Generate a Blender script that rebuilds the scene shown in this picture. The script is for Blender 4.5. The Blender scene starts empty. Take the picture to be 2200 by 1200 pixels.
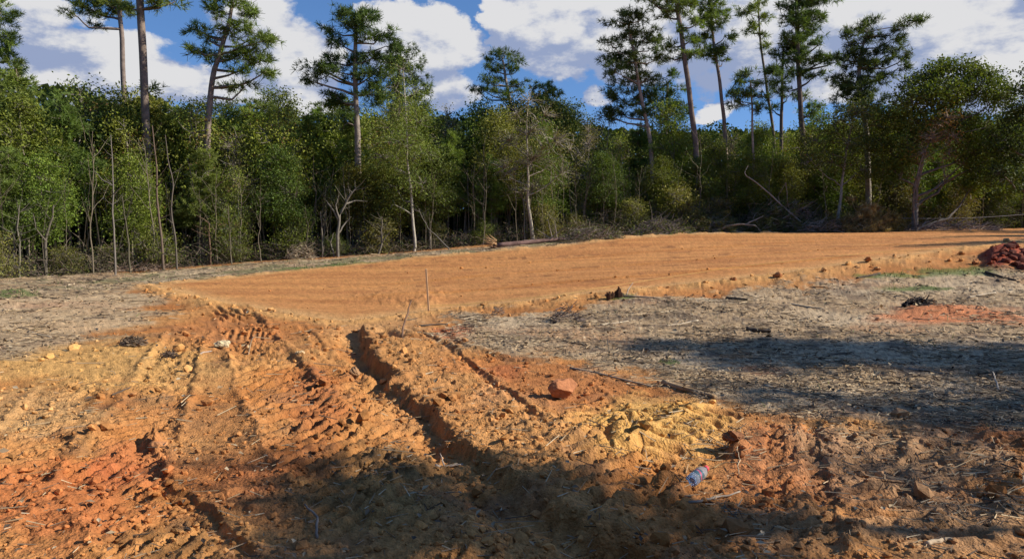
import bpy, math, random
import numpy as np
from math import sin, cos, tan, radians, pi, sqrt, atan2, asin
random.seed(7)
R = np.random.RandomState(11)
sc = bpy.context.scene
COL = sc.collection

# ------------------------------------------------------------------ camera
FPX, CU, CV = 1600.0, 1100.0, 600.0
PITCH = math.atan(110.0 / FPX)
EYE = 1.6
cam = bpy.data.objects.new('camera', bpy.data.cameras.new('camera'))
COL.objects.link(cam)
cam.location = (0, 0, EYE)
cam.rotation_euler = (pi / 2 - PITCH, 0, 0)
cam.data.sensor_width = 36
cam.data.lens = 36 * FPX / 2200
cam.data.clip_end = 3000
cam.data.clip_start = 0.05
sc.camera = cam

# ------------------------------------------------------------------ sun, sky, exposure
SUN_AZ, SUN_EL = radians(93), radians(31)      # azimuth clockwise from the viewing direction (+Y)
SUN = np.array([cos(SUN_EL) * sin(SUN_AZ), cos(SUN_EL) * cos(SUN_AZ), sin(SUN_EL)])
sl = bpy.data.lights.new('sun', 'SUN')
sl.energy = 5.0
sl.angle = radians(0.55)
sl.color = (1.0, 0.92, 0.78)
so = bpy.data.objects.new('sun', sl)
COL.objects.link(so)
from mathutils import Vector
so.rotation_euler = Vector(SUN).to_track_quat('Z', 'Y').to_euler()
so.location = (20, -10, 30)
sc.view_settings.view_transform = 'Standard'
sc.view_settings.look = 'None'
sc.view_settings.gamma = 1
sc.view_settings.use_curve_mapping = False
sc.view_settings.exposure = 0.48
sc.render.engine = 'CYCLES'
sc.cycles.max_bounces = 5
sc.cycles.diffuse_bounces = 2
sc.cycles.transmission_bounces = 5
sc.cycles.transparent_max_bounces = 6
sc.cycles.caustics_reflective = False
sc.cycles.caustics_refractive = False

class NT:
    """small helper around a node tree"""
    def __init__(s, tree): s.t = tree; s.n = tree.nodes; s.l = tree.links
    def new(s, typ, **kw):
        n = s.n.new(typ)
        for k, v in kw.items(): setattr(n, k, v)
        return n
    def put(s, sock, v):
        if v is None: return
        if hasattr(v, 'node'): s.l.new(v, sock)
        else: sock.default_value = v
    def math(s, op, a, b=None, c=None, clamp=False):
        n = s.new('ShaderNodeMath', operation=op, use_clamp=clamp)
        for i, v in enumerate((a, b, c)): s.put(n.inputs[i], v)
        return n.outputs[0]
    def vmath(s, op, a, b=None, scale=None):
        n = s.new('ShaderNodeVectorMath', operation=op)
        s.put(n.inputs[0], a); s.put(n.inputs[1], b)
        if scale is not None: s.put(n.inputs['Scale'], scale)
        return n.outputs['Value'] if op in ('LENGTH', 'DOT_PRODUCT', 'DISTANCE') else n.outputs[0]
    def noise(s, vec, scale, detail=4, rough=0.55, dist=0.0):
        n = s.new('ShaderNodeTexNoise')
        s.put(n.inputs['Vector'], vec)
        n.inputs['Scale'].default_value = scale
        n.inputs['Detail'].default_value = detail
        n.inputs['Roughness'].default_value = rough
        n.inputs['Distortion'].default_value = dist
        return n
    def mix(s, f, a, b, mode='MIX'):
        n = s.new('ShaderNodeMix', data_type='RGBA', blend_type=mode)
        s.put(n.inputs[0], f); s.put(n.inputs[6], a); s.put(n.inputs[7], b)
        return n.outputs[2]
    def ramp(s, f, a, b, c0=(0, 0, 0, 1), c1=(1, 1, 1, 1)):
        n = s.new('ShaderNodeMapRange', interpolation_type='SMOOTHSTEP')
        s.put(n.inputs[0], f); s.put(n.inputs[1], a); s.put(n.inputs[2], b)
        return n.outputs[0]

def build_sky():
    w = bpy.data.worlds.new('World'); sc.world = w; w.use_nodes = True
    T = NT(w.node_tree); T.n.clear()
    tc = T.new('ShaderNodeTexCoord').outputs['Generated']
    sky = T.new('ShaderNodeTexSky', sky_type='NISHITA')
    sky.sun_disc = False
    sky.sun_elevation = SUN_EL
    sky.sun_rotation = SUN_AZ
    sky.air_density = 1.0; sky.dust_density = 0.1; sky.ozone_density = 3.0
    hs = T.new('ShaderNodeHueSaturation')
    hs.inputs['Saturation'].default_value = 1.12
    hs.inputs['Value'].default_value = 1.0
    T.l.new(T.vmath('NORMALIZE', T.vmath('ADD', tc, (0, 0, 0.16))), sky.inputs['Vector'])
    T.l.new(T.vmath('MULTIPLY', sky.outputs[0], (0.96, 0.97, 1.06)), hs.inputs['Color'])
    bg = T.new('ShaderNodeBackground'); T.l.new(hs.outputs[0], bg.inputs[0]); bg.inputs[1].default_value = 0.11
    sep = T.new('ShaderNodeSeparateXYZ'); T.l.new(tc, sep.inputs[0])
    x, y, z = sep.outputs
    az = T.math('ARCTAN2', x, y)
    el = T.math('ARCTAN2', z, T.math('SQRT', T.math('ADD', T.math('MULTIPLY', x, x), T.math('MULTIPLY', y, y))))
    cmb = T.new('ShaderNodeCombineXYZ'); T.l.new(az, cmb.inputs[0]); T.l.new(el, cmb.inputs[1])
    p = cmb.outputs[0]
    # puffy warp of the cloud outline
    nw = T.noise(T.vmath('MULTIPLY', p, (1, 1.6, 1)), 8, 8, 0.62)
    warp = T.vmath('SUBTRACT', nw.outputs['Color'], (0.5, 0.5, 0.5))
    pw = T.vmath('ADD', p, T.vmath('MULTIPLY', warp, (0.13, 0.08, 0)))
    # cumulus banks, each an ellipse in (azimuth, elevation)
    banks = [(120, 95, 210, 42, 1), (60, 20, 130, 45, .9), (310, 170, 330, 45, 1), (560, 60, 110, 80, .85), (650, 120, 120, 90, .95),
             (210, 215, 260, 30, .75), (650, 215, 110, 40, .7), (910, 95, 125, 80, 1.1), (950, 200, 90, 60, .8), (1080, 60, 50, 45, 1),
             (1190, 75, 110, 90, 1.15), (1340, 70, 160, 95, 1.1), (1280, 215, 45, 28, .7), (1540, 60, 190, 120, 1), (1560, 235, 60, 24, .8),
             (1760, 90, 200, 130, 1.1), (2020, 60, 230, 120, 1.15), (2150, 150, 200, 80, .95), (1880, 190, 200, 40, .7)]
    def field(q):
        acc = None
        for (u, v, ru, rv, s) in banks:
            a0 = math.atan((u - CU) / FPX); e0 = math.atan((490 - v) / FPX * cos(a0))
            d = T.vmath('MULTIPLY', T.vmath('SUBTRACT', q, (a0, e0, 0)), (FPX / ru * 1.0, FPX / rv * 1.0, 0))
            f = T.math('SUBTRACT', 1.0, T.math('MULTIPLY', T.vmath('DOT_PRODUCT', d, d), 0.5))
            f = T.math('MULTIPLY', T.math('MAXIMUM', f, 0.0), s)
            acc = f if acc is None else T.math('MAXIMUM', acc, f)
        return acc
    acc = field(pw)
    toward = field(T.vmath('ADD', pw, (0.012, 0.022, 0)))
    shade = T.math('SUBTRACT', acc, toward)
    # elsewhere the same broken cumulus goes on
    rest = T.noise(T.vmath('MULTIPLY', p, (1, 1.9, 1)), 2.6, 4, 0.5)
    restm = T.math('MULTIPLY', T.ramp(rest.outputs['Fac'], 0.52, 0.70), 0.9)
    away = T.math('MAXIMUM', T.ramp(T.math('ABSOLUTE', az), 0.66, 0.80), T.ramp(el, 0.32, 0.42))
    acc = T.math('MAXIMUM', acc, T.math('MULTIPLY', restm, away))
    nd = T.noise(T.vmath('MULTIPLY', p, (1, 1.3, 1)), 9, 9, 0.58, .1)
    dens = T.math('ADD', acc, T.math('MULTIPLY', T.math('SUBTRACT', nd.outputs['Fac'], 0.5), 1.5))
    cov = T.ramp(dens, 0.44, 0.62)
    # sunlit tops and blue grey bodies of the clouds
    nb = T.noise(T.vmath('ADD', T.vmath('MULTIPLY', p, (1, 1.9, 1)), (3.3, 0.035, 0)), 7.5, 7, 0.6)
    nb2 = T.noise(T.vmath('ADD', T.vmath('MULTIPLY', p, (1, 1.9, 1)), (3.28, 0.0, 0)), 7.5, 7, 0.6)
    lit = T.math('ADD', T.math('MULTIPLY', T.math('SUBTRACT', nb2.outputs['Fac'], nb.outputs['Fac']), 5.0),
                 T.math('MULTIPLY', T.math('SUBTRACT', dens, 0.6), 0.45))
    lit = T.math('ADD', lit, T.math('MULTIPLY', T.math('SUBTRACT', nd.outputs['Fac'], 0.5), 2.2))
    lit = T.math('ADD', lit, T.math('MULTIPLY', shade, 1.6))
    litf = T.ramp(lit, -0.42, 0.58)
    ccol = T.mix(litf, (0.40, 0.49, 0.74, 1), (0.98, 0.98, 1.0, 1))
    cb = T.new('ShaderNodeBackground'); T.l.new(ccol, cb.inputs[0]); cb.inputs[1].default_value = 0.54
    ms = T.new('ShaderNodeMixShader'); T.l.new(cov, ms.inputs[0]); T.l.new(bg.outputs[0], ms.inputs[1]); T.l.new(cb.outputs[0], ms.inputs[2])
    out = T.new('ShaderNodeOutputWorld'); T.l.new(ms.outputs[0], out.inputs[0])
build_sky()

# ------------------------------------------------------------------ pixels of the photograph -> directions and points
def ray(u, v):
    a, b = (u - CU) / FPX, (CV - v) / FPX
    return np.array([a, cos(PITCH) + b * sin(PITCH), -sin(PITCH) + b * cos(PITCH)])
def at(u, v, Y):
    d = ray(u, v); d = d / d[1]
    return np.array([d[0] * Y, Y, EYE + d[2] * Y])

# ------------------------------------------------------------------ terrain: a smooth sheet through surveyed points
ctl = [(-6, 3, 0), (0, 3, 0), (6, 3, 0), (-3, 7, 0), (1, 7, 0), (6, 7, .02), (-6, 11, 0), (-1, 11, 0), (3, 11, 0), (-10, 15, 0), (-4, 16, 0),
       (0, -8, 0), (12, -8, .1), (-12, -8, 0), (0, -40, 0), (-40, 0, 0), (-40, 30, 0), (40, 5, .6), (40, 25, 1.6), (0, -100, 0), (-100, 0, 0), (100, 0, 1)]
for (u, v, Y) in [(0, 600, 24), (300, 583, 27.5), (600, 561, 30), (900, 541, 32), (1100, 523, 33), (1300, 507, 34.5), (1500, 499, 36), (1800, 497, 37),
                  (2200, 489.5, 38), (340, 620, 19.7), (960, 668, 14.3), (1300, 632, 15), (1500, 615, 16), (1850, 572, 18), (2160, 540, 20),
                  (2200, 600, 16.3), (2200, 700, 11.6), (1600, 680, 12.6), (1200, 560, 24), (1700, 530, 26), (-200, 600, 24)]:
    ctl.append(tuple(at(u, v, Y)))
ctl += [(-40, 60, .6), (0, 60, 1.5), (40, 60, 2.0), (-60, 110, 1), (0, 120, 2), (70, 120, 2.4)]
ctl = np.array(ctl, float)
def _tps_k(r2): return np.where(r2 > 1e-12, .5 * r2 * np.log(np.maximum(r2, 1e-12)), 0)
_n = len(ctl); _A = np.zeros((_n + 3, _n + 3))
_A[:_n, :_n] = _tps_k(((ctl[:, None, :2] - ctl[None, :, :2]) ** 2).sum(2)) + np.eye(_n) * 1.0
_A[:_n, _n] = 1; _A[:_n, _n + 1:] = ctl[:, :2]; _A[_n, :_n] = 1; _A[_n + 1:, :_n] = ctl[:, :2].T
_w = np.linalg.solve(_A, np.r_[ctl[:, 2], 0, 0, 0])
def base_z(x, y):
    x = np.asarray(x, float); y = np.asarray(y, float)
    r = np.hypot(x, y); k = np.minimum(1, 120 / np.maximum(r, 1e-6)); xx, yy = x * k, y * k
    z = _w[_n] + _w[_n + 1] * xx + _w[_n + 2] * yy
    for i in range(_n):
        z = z + _w[i] * _tps_k((xx - ctl[i, 0]) ** 2 + (yy - ctl[i, 1]) ** 2)
    return z
def P(u, v):
    """where the sight line through a pixel meets the terrain"""
    d = ray(u, v); lo = .5
    t = np.linspace(1.5, 60, 500); pts = d[None] * t[:, None]; g = EYE + pts[:, 2] - base_z(pts[:, 0], pts[:, 1])
    k = np.argmax(g < 0) if (g < 0).any() else len(t) - 1
    a, b = t[max(k - 1, 0)], t[k]
    for _ in range(18):
        m = (a + b) / 2
        if EYE + d[2] * m - float(base_z(d[0] * m, d[1] * m)) < 0: b = m
        else: a = m
    q = d * a
    return np.array([q[0], q[1]])

# ------------------------------------------------------------------ noise in numpy
def _h(ix, iy, s):
    n = (ix.astype(np.int64) * 374761393 + iy.astype(np.int64) * 668265263 + s * 974634777) & 0x7fffffff
    n = ((n ^ (n >> 13)) * 1274126177) & 0x7fffffff
    n = ((n ^ (n >> 16)) * 2246822519) & 0x7fffffff
    return ((n ^ (n >> 15)) & 0xffffff) / float(0xffffff)
def vn(x, y, s=0):
    ix, iy = np.floor(x), np.floor(y); fx, fy = x - ix, y - iy
    fx = fx * fx * (3 - 2 * fx); fy = fy * fy * (3 - 2 * fy)
    a, b, c, d = _h(ix, iy, s), _h(ix + 1, iy, s), _h(ix, iy + 1, s), _h(ix + 1, iy + 1, s)
    return (a * (1 - fx) + b * fx) * (1 - fy) + (c * (1 - fx) + d * fx) * fy
def fbm(x, y, f, o=4, s=0, g=.5):
    t, a, n = 0, 1, 0
    for i in range(o):
        t = t + a * vn(x * f + 17.3 * i, y * f - 9.1 * i, s + i); n += a; a *= g; f *= 2.03
    return t / n
def worley(x, y, f, s=0):
    """distance to the nearest feature point and that cell's random number"""
    X, Y = x * f, y * f; ix, iy = np.floor(X), np.floor(Y)
    best = np.full(X.shape, 9.); rid = np.zeros(X.shape)
    for dx in (-1, 0, 1):
        for dy in (-1, 0, 1):
            cx, cy = ix + dx, iy + dy
            d = (cx + _h(cx, cy, s) - X) ** 2 + (cy + _h(cx, cy, s + 5) - Y) ** 2
            m = d < best; best = np.where(m, d, best); rid = np.where(m, _h(cx, cy, s + 9), rid)
    return np.sqrt(best), rid
def sstep(a, b, x):
    t = np.clip((x - a) / (b - a), 0, 1); return t * t * (3 - 2 * t)
def poly_mask(px, x, y, soft, warp=0):
    """soft inside mask of a polygon given in photograph pixels"""
    q = np.array([P(*p) for p in px]); inside = np.zeros(x.shape, bool); dist = np.full(x.shape, 1e9)
    for i in range(len(q)):
        a, b = q[i], q[(i + 1) % len(q)]; e = b - a
        t = np.clip(((x - a[0]) * e[0] + (y - a[1]) * e[1]) / (e @ e + 1e-9), 0, 1)
        dist = np.minimum(dist, (x - a[0] - t * e[0]) ** 2 + (y - a[1] - t * e[1]) ** 2)
        c = ((a[1] > y) != (b[1] > y)) & (x < (b[0] - a[0]) * (y - a[1]) / (b[1] - a[1] + 1e-12) + a[0])
        inside ^= c
    sd = np.where(inside, 1, -1) * np.sqrt(dist)
    return sd + warp
def path_dist(px, x, y, world=False):
    """signed distance (positive on the right of the picture for paths that run towards the camera), arc length and fraction"""
    q = np.array(px, float) if world else np.array([P(*p) for p in px])
    best = np.full(x.shape, 1e9); sd = np.zeros(x.shape); sl = np.zeros(x.shape); L = 0
    for i in range(len(q) - 1):
        a, b = q[i], q[i + 1]; e = b - a; l = sqrt(e @ e)
        t = np.clip(((x - a[0]) * e[0] + (y - a[1]) * e[1]) / (l * l), 0, 1)
        dx, dy = x - a[0] - t * e[0], y - a[1] - t * e[1]; d = np.hypot(dx, dy)
        s = np.sign(e[0] * (y - a[1]) - e[1] * (x - a[0])); m = d < best
        best = np.where(m, d, best); sd = np.where(m, d * s, sd); sl = np.where(m, L + t * l, sl); L += l
    return sd, sl, sl / L
# ------------------------------------------------------------------ what covers the ground and how it is shaped
PAD = [(318, 614), (600, 585), (900, 553), (1200, 529), (1330, 513), (1500, 503), (1800, 500), (2060, 493), (2400, 490), (2400, 500), (2180, 522), (2000, 545),
       (1850, 566), (1650, 594), (1500, 610), (1300, 630), (1100, 652), (960, 664), (740, 690), (560, 670), (420, 640)]
GREY_R = [(925, 690), (1010, 676), (1200, 668), (1300, 648), (1500, 630), (1700, 614), (1850, 600), (1960, 588), (2150, 578), (2500, 570), (2600, 800), (2500, 960),
          (2150, 930), (1950, 905), (1760, 900), (1640, 885), (1500, 850), (1350, 800), (1210, 775), (1060, 755), (960, 730)]
GREY_L = [(-500, 600), (0, 592), (290, 585), (325, 612), (290, 625), (330, 650), (320, 690), (210, 735), (60, 765), (-300, 800)]
STRIP = [(-500, 560), (0, 592), (300, 583), (600, 560), (900, 541), (1100, 524), (1300, 508), (1500, 500), (1800, 497.5), (2060, 490.5), (2400, 488), (2400, 491), (2060, 493), (1800, 500),
         (1500, 503), (1330, 513), (1200, 529), (900, 553), (600, 585), (318, 614), (0, 640), (-500, 640)]
RUT = [(765, 700), (772, 722), (800, 775), (850, 845), (925, 905), (990, 960), (1055, 1020), (1150, 1085), (1260, 1145), (1400, 1215), (1560, 1320)]

def ellipse(x, y, u, v, ru, rv):
    c = P(u, v); rx = ru / FPX * c[1]; a, b = P(u, v - rv), P(u, v + rv); ry = max(.05, abs(a[1] - b[1]) / 2); cy = (a[1] + b[1]) / 2
    # the long axis of a patch lies along the line of sight through it
    k = c[0] / c[1]; X = (x - c[0]) - k * (y - cy)
    return 1 - np.sqrt((X / rx) ** 2 + ((y - cy) / ry) ** 2)

def tracks(x, y, h, n1):
    """wheel and caterpillar tracks; returns the height and a mask of freshly turned clay"""
    turned = np.zeros(x.shape)
    # the deep rut and the raised strip right of it
    d, s, f = path_dist(RUT, x, y)
    far = np.hypot(x, y) > 60
    d = d + (fbm(x, y, 4, 4, 41) - .5) * .24 + (fbm(x, y, 22, 2, 43) - .5) * .05
    amp = sstep(0, .05, f) * (1 - .35 * sstep(.35, .6, f))
    wall = sstep(-.02, .07, d)
    left = sstep(-.34 - .2 * n1, -.07, d)
    prof = -.145 * left * (1 - wall)                                # trench
    rim = .03 * np.exp(-((d - .12) / .10) ** 2) + .035 * sstep(0, .1, d) * (1 - sstep(.75, 1.15, d))
    lip = .025 * np.exp(-((d + .72) / .16) ** 2)
    cleat = .5 + .5 * np.cos(2 * pi * (s + .35 * d) / .17)
    cl = .024 * cleat * sstep(.2, .3, d) * (1 - sstep(.72, .82, d)) * sstep(.05, .2, f)
    h = h + amp * (prof + rim + lip + cl)
    turned = np.maximum(turned, amp * sstep(-.9, -.6, d) * (1 - sstep(.9, 1.2, d)))
    # the gouge branching off at the rut's far end
    d, s, f = path_dist([(778, 718), (830, 712), (872, 735)], x, y)
    h = h - .10 * np.exp(-(d / .09) ** 2) * sstep(0, .2, f) * (1 - sstep(.8, 1, f))
    lines = [  # path, half width, depth, cleat period, cleat height, berm
        ([(860, 700), (960, 745), (1020, 800), (1090, 850), (1150, 905), (1190, 940)], .05, .075, .3, .0, .045),
        ([(930, 700), (990, 745), (1080, 772), (1200, 780)], .07, .05, .3, .0, .035),
        ([(470, 640), (520, 690), (545, 735), (600, 830), (700, 960), (830, 1110), (930, 1230)], .34, .035, .175, .022, .035),
        ([(690, 740), (760, 840), (850, 930), (960, 1050), (1080, 1180), (1150, 1260)], .22, .03, .16, .020, .03),
        ([(420, 690), (370, 780), (320, 880), (250, 1000), (170, 1130), (130, 1230)], .26, .03, .16, .016, .03),
        ([(300, 930), (312, 990), (345, 1040), (400, 1085), (470, 1150), (540, 1240)], .05, .10, .3, .0, .05),
        ([(200, 960), (260, 1060), (330, 1160), (380, 1250)], .23, .03, .15, .020, .03),
        ([(180, 800), (110, 880), (20, 1000), (-80, 1150)], .27, .025, .16, .016, .03),
        ([(1742, 895), (1748, 960), (1755, 1040), (1778, 1120), (1800, 1220)], .045, .08, .3, .0, .04),
        ([(1665, 915), (1660, 990), (1668, 1060), (1690, 1140)], .04, .05, .3, .0, .03),
        ([(1705, 900), (1708, 1000), (1722, 1100), (1750, 1200)], .17, .012, .13, .016, .0),
        ([(2230, 905), (2100, 960), (2040, 1020), (1990, 1090), (1960, 1160)], .30, .03, .15, .026, .035),
        ([(1900, 880), (1880, 940), (1870, 1000), (1900, 1090)], .20, .02, .15, .014, .03),
        ([(1200, 820), (1260, 870), (1290, 920), (1310, 990), (1360, 1080), (1440, 1170), (1520, 1260)], .30, .02, .20, .024, .02),
        ([(520, 632), (1000, 598), (1500, 560), (2100, 516)], .12, .004, .22, .0012, .004),
        ([(560, 655), (1000, 628), (1450, 590), (1900, 548)], .12, .004, .22, .0012, .005),
        ([(700, 600), (1100, 570), (1600, 528), (2050, 505)], .12, .004, .25, .0012, .004),
        ([(640, 690), (700, 760), (760, 800), (880, 930)], .05, .035, .3, .0, .03),
    ]
    for (px, w, dep, per, ch, berm) in lines:
        d, s, f = path_dist(px, x, y)
        d = d + (fbm(x, y, 6, 3, 51 + len(px)) - .5) * .10
        if not ch: dep *= .36; berm *= .35
        else: berm *= .6
        a = sstep(0, .3 if ch else .12, f) * (1 - sstep(.9, 1, f)) * (.55 + .9 * fbm(x, y, 1.3, 2, 77))
        ad = np.abs(d)
        ins = 1 - sstep(w * .85, w * 1.15 + .02, ad)
        h = h - a * dep * ins + a * berm * np.exp(-((ad - w - .05) / .05) ** 2)
        if ch:
            ph = ((s + .45 * np.abs(d) * 0 + .85 * d) / per + .5 * (fbm(x, y, 2.2, 2, 91) - .5)) % 1.
            h = h + a * ch * (.5 + 2.4 * sstep(.38, .66, fbm(x, y, 1.5, 3, 95))) * ins * (1 - 1.9 * np.exp(-((ph - .5) / .17) ** 2))
        turned = np.maximum(turned, a * (1 - sstep(w, w + .15, ad)))
    return h, turned

def shape_ground(x, y):
    """height and colour of every ground point"""
    n1 = fbm(x, y, .8, 4, 3); n2 = fbm(x, y, 2.7, 4, 13); n3 = fbm(x, y, 9, 3, 23); n4 = fbm(x, y, 30, 2, 33)
    r = np.hypot(x, y)
    wob = (n2 - .5) * .9 + (n1 - .5) * 1.1
    front = (y > .5) & (r < 60)
    z = base_z(x, y)
    sp = poly_mask(PAD, x, y, .2) + wob * .28
    sg = poly_mask(GREY_R, x, y, .2) + wob * 1.5 + (n3 - .5) * .8
    sl_ = poly_mask(GREY_L, x, y, .2) + wob * 1.2 + (n3 - .5) * .6
    ss = poly_mask(STRIP, x, y, .2) + wob * .5
    pad = sstep(-.12, .12, sp)
    gr = sstep(-.25, .35, sg); gl = sstep(-.3, .5, sl_); st = sstep(-.3, .3, ss) * (1 - pad)
    yl = np.interp(x, LINE_X, LINE_Y)
    wood = sstep(-.6, .8, y - yl + wob)
    back = 1 - sstep(-1, 1.5, y)                                     # behind the camera: same cleared ground
    clay = (1 - pad) * (1 - gr) * (1 - gl) * (1 - st) * (1 - wood)
    # ---- heights
    h = np.zeros(x.shape)
    berm = np.exp(-((sp + .18) / .34) ** 2) * (1 - wood)
    near_edge = sstep(1.2, -.5, 0 * x) * (1 - sstep(-3, 0, y - yl + 6))
    h += .03 * pad * sstep(0, .6, sp) + .055 * berm * (.2 + 1.5 * n2) * sstep(13, 16, r)
    h += (1 - pad) * ((n1 - .5) * .12 + (n2 - .5) * .05)
    h += .018 * pad * (vn(x * .15 - y * .03, y * 3.1 + x * .9, 5) - .5) * 2 + pad * (n3 - .5) * .008
    h, turned = tracks(x, y, h, n1)
    mb0 = sstep(0, .3, ellipse(x, y, 1425, 925, 165, 75))
    # rounded clods at three sizes
    ddx = (n3 - .5) * .12
    w1, i1 = worley(x + ddx, y + ddx, 5.0, 101); w2, i2 = worley(x + ddx, y, 11, 111); w3, i3 = worley(x, y + ddx, 24, 121)
    rough = (1 - .8 * sstep(0, .3, ellipse(x, y, 1425, 925, 165, 75))) * np.clip(clay * (.35 + .9 * sstep(.40, .62, n1)) + .45 * turned + berm * .9, 0, 1.5)
    h += rough * .75 * (.022 * (i1 > .80) * sstep(.55, .1, w1) + .014 * (i2 > .6) * sstep(.55, .1, w2) + .007 * (i3 > .35) * sstep(.6, .1, w3))
    h += (1 - pad) * ((n3 - .5) * .022 + (n4 - .5) * .011) * (1 - .75 * mb0)
    h -= (1 - .9 * mb0) * (clay + .6 * turned + .08 * pad) * (.022 * (i2 < .16) * sstep(.30, .08, w2) + .035 * (i1 < .07) * sstep(.26, .06, w1))
    lit = np.clip(gr + gl + st + wood, 0, 1)
    str_ = vn(x * 26 + y * 9, y * 60 - x * 20, 61) * .5 + vn(x * 50 - y * 20, y * 22 + x * 8, 62) * .5
    h += lit * (str_ - .5) * .022 * sstep(30, 8, r)
    # the bank of yellow clay pushed up beside the rut, with the tyre's print across it
    eb = ellipse(x, y, 1425, 925, 165, 75) + (n2 - .5) * .35
    mb = sstep(0, .5, eb)
    for px in ([(1290, 975), (1330, 940), (1420, 893), (1500, 862)], [(1385, 1000), (1440, 950), (1520, 905), (1575, 880)]):
        d, s, f = path_dist(px, x, y); d = d + (n2 - .5) * .06
        ph = ((s + .25 * d) / .205 + .25 * (n2 - .5)) % 1.; bar = sstep(.05, .13, ph) * (1 - sstep(.50, .80, ph))
        ins = 1 - sstep(.13, .17, np.abs(d)); e = sstep(0, .08, f) * (1 - sstep(.92, 1, f))
        h += e * ins * (.070 * bar - .045)
    dr, s_, f = path_dist([(1335, 985), (1385, 945), (1470, 898), (1545, 865)], x, y); h += .045 * np.exp(-(dr / .06) ** 2) * sstep(0, .1, f) * (1 - sstep(.9, 1, f))
    h += .06 * mb
    # red clay heap at the pad's right end, lumps along the pad
    eh = ellipse(x, y, 2190, 560, 62, 30)
    h += sstep(0, .8, eh) * .25
    # the raised shoulder casting the dark notch beside the bottle
    for (u, v, ru, rv, a) in [(1585, 965, 34, 14, .09), (1440, 1045, 60, 20, .07), (860, 640, 120, 18, .06), (430, 745, 60, 14, .05), (325, 945, 26, 14, .07),
                              (2040, 665, 130, 12, .08), (1870, 800, 100, 20, .06), (2030, 830, 70, 15, .06), (905, 655, 60, 12, .06), (790, 815, 26, 18, .08)]:
        h += a * sstep(0, .8, ellipse(x, y, u, v, ru, rv) + (n3 - .5) * .6)
    h -= .07 * sstep(0, .7, ellipse(x, y, 1538, 975, 34, 10) + (n3 - .5) * 1.3 + (n2 - .5))
    h *= (1 - sstep(60, 90, r))
    # ---- colours (albedo)
    def C(a, b, c): return np.array([a, b, c])
    def mixc(col, c, m): return col * (1 - m[:, None]) + c * m[:, None]
    col = np.tile(C(.44, .195, .070), (len(x), 1))
    col = mixc(col, C(.50, .265, .110), sstep(.42, .66, n1) * .8)
    col = mixc(col, C(.36, .145, .055), sstep(.50, .70, fbm(x, y, 1.1, 4, 203)) * .55)
    col = mixc(col, C(.50, .29, .13), sstep(.56, .74, fbm(x, y, 1.7, 4, 213)) * .45)
    col = mixc(col, C(.22, .13, .085), sstep(.58, .74, fbm(x, y, 2.3, 4, 223)) * .5)
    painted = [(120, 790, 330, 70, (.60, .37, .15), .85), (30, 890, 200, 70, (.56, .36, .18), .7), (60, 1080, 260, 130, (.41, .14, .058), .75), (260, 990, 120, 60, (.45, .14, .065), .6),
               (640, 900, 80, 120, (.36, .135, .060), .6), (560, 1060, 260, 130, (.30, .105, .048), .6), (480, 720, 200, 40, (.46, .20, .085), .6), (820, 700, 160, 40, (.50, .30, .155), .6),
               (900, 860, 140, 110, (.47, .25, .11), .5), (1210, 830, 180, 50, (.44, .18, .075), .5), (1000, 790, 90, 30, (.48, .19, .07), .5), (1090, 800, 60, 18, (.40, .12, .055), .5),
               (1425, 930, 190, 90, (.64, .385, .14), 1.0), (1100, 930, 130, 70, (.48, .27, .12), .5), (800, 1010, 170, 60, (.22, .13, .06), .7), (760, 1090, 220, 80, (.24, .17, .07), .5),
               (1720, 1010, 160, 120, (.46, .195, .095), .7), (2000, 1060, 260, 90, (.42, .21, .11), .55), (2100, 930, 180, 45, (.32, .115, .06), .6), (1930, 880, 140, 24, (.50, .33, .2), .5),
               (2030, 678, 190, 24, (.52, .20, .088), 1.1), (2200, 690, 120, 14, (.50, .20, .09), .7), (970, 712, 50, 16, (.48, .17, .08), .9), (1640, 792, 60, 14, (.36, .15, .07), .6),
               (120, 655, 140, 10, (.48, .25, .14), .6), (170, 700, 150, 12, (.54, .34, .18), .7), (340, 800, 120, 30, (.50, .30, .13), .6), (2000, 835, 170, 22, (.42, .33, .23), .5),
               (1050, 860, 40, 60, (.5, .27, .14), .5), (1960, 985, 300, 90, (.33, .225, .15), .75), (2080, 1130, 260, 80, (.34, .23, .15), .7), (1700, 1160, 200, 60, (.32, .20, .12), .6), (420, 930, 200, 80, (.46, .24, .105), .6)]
    colg = np.tile(C(.39, .27, .155), (len(x), 1))
    colg = mixc(colg, C(.54, .405, .255), sstep(.40, .62, fbm(x, y * 1.8, .55, 4, 231)) * .8)
    colg = mixc(colg, C(.42, .235, .12), sstep(.56, .72, fbm(x, y, .7, 4, 241)) * .7)
    colg = mixc(colg, C(.13, .092, .065), sstep(.54, .72, n2) * .7)
    colg = mixc(colg, C(.50, .39, .25), sstep(.62, .8, str_) * .7)
    colg = mixc(colg, C(.10, .078, .062), sstep(.60, .8, vn(x * 34 - y * 10, y * 50 + x * 16, 63)) * .55)
    colp = np.tile(C(.53, .245, .085), (len(x), 1))
    dots = sstep(.70, .80, vn(x * 2.2, y * 9 + x * 2.6, 71)) * sstep(.55, .7, vn(x * .25, y * 2.2 + x * .64, 72))
    band = vn(x * .10 - y * .02, y * 1.9 + x * .55, 7) * .6 + vn(x * .3, y * 5 + x * 1.4, 9) * .4
    colp = mixc(colp, C(.47, .20, .068), sstep(.48, .7, band) * .95)
    colp = mixc(colp, C(.42, .17, .058), sstep(.50, .68, fbm(x * .5, y * 1.6 + x * .4, 1.1, 4, 251)) * .6)
    colp = mixc(colp, C(.62, .29, .095), sstep(.45, .2, band) * .7)
    colp = mixc(colp, C(.36, .15, .06), sstep(.62, .75, n3) * .35)
    colp = mixc(colp, C(.24, .10, .042), dots * .75)
    edge = np.exp(-((sp - .02) / .45) ** 2)
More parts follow.
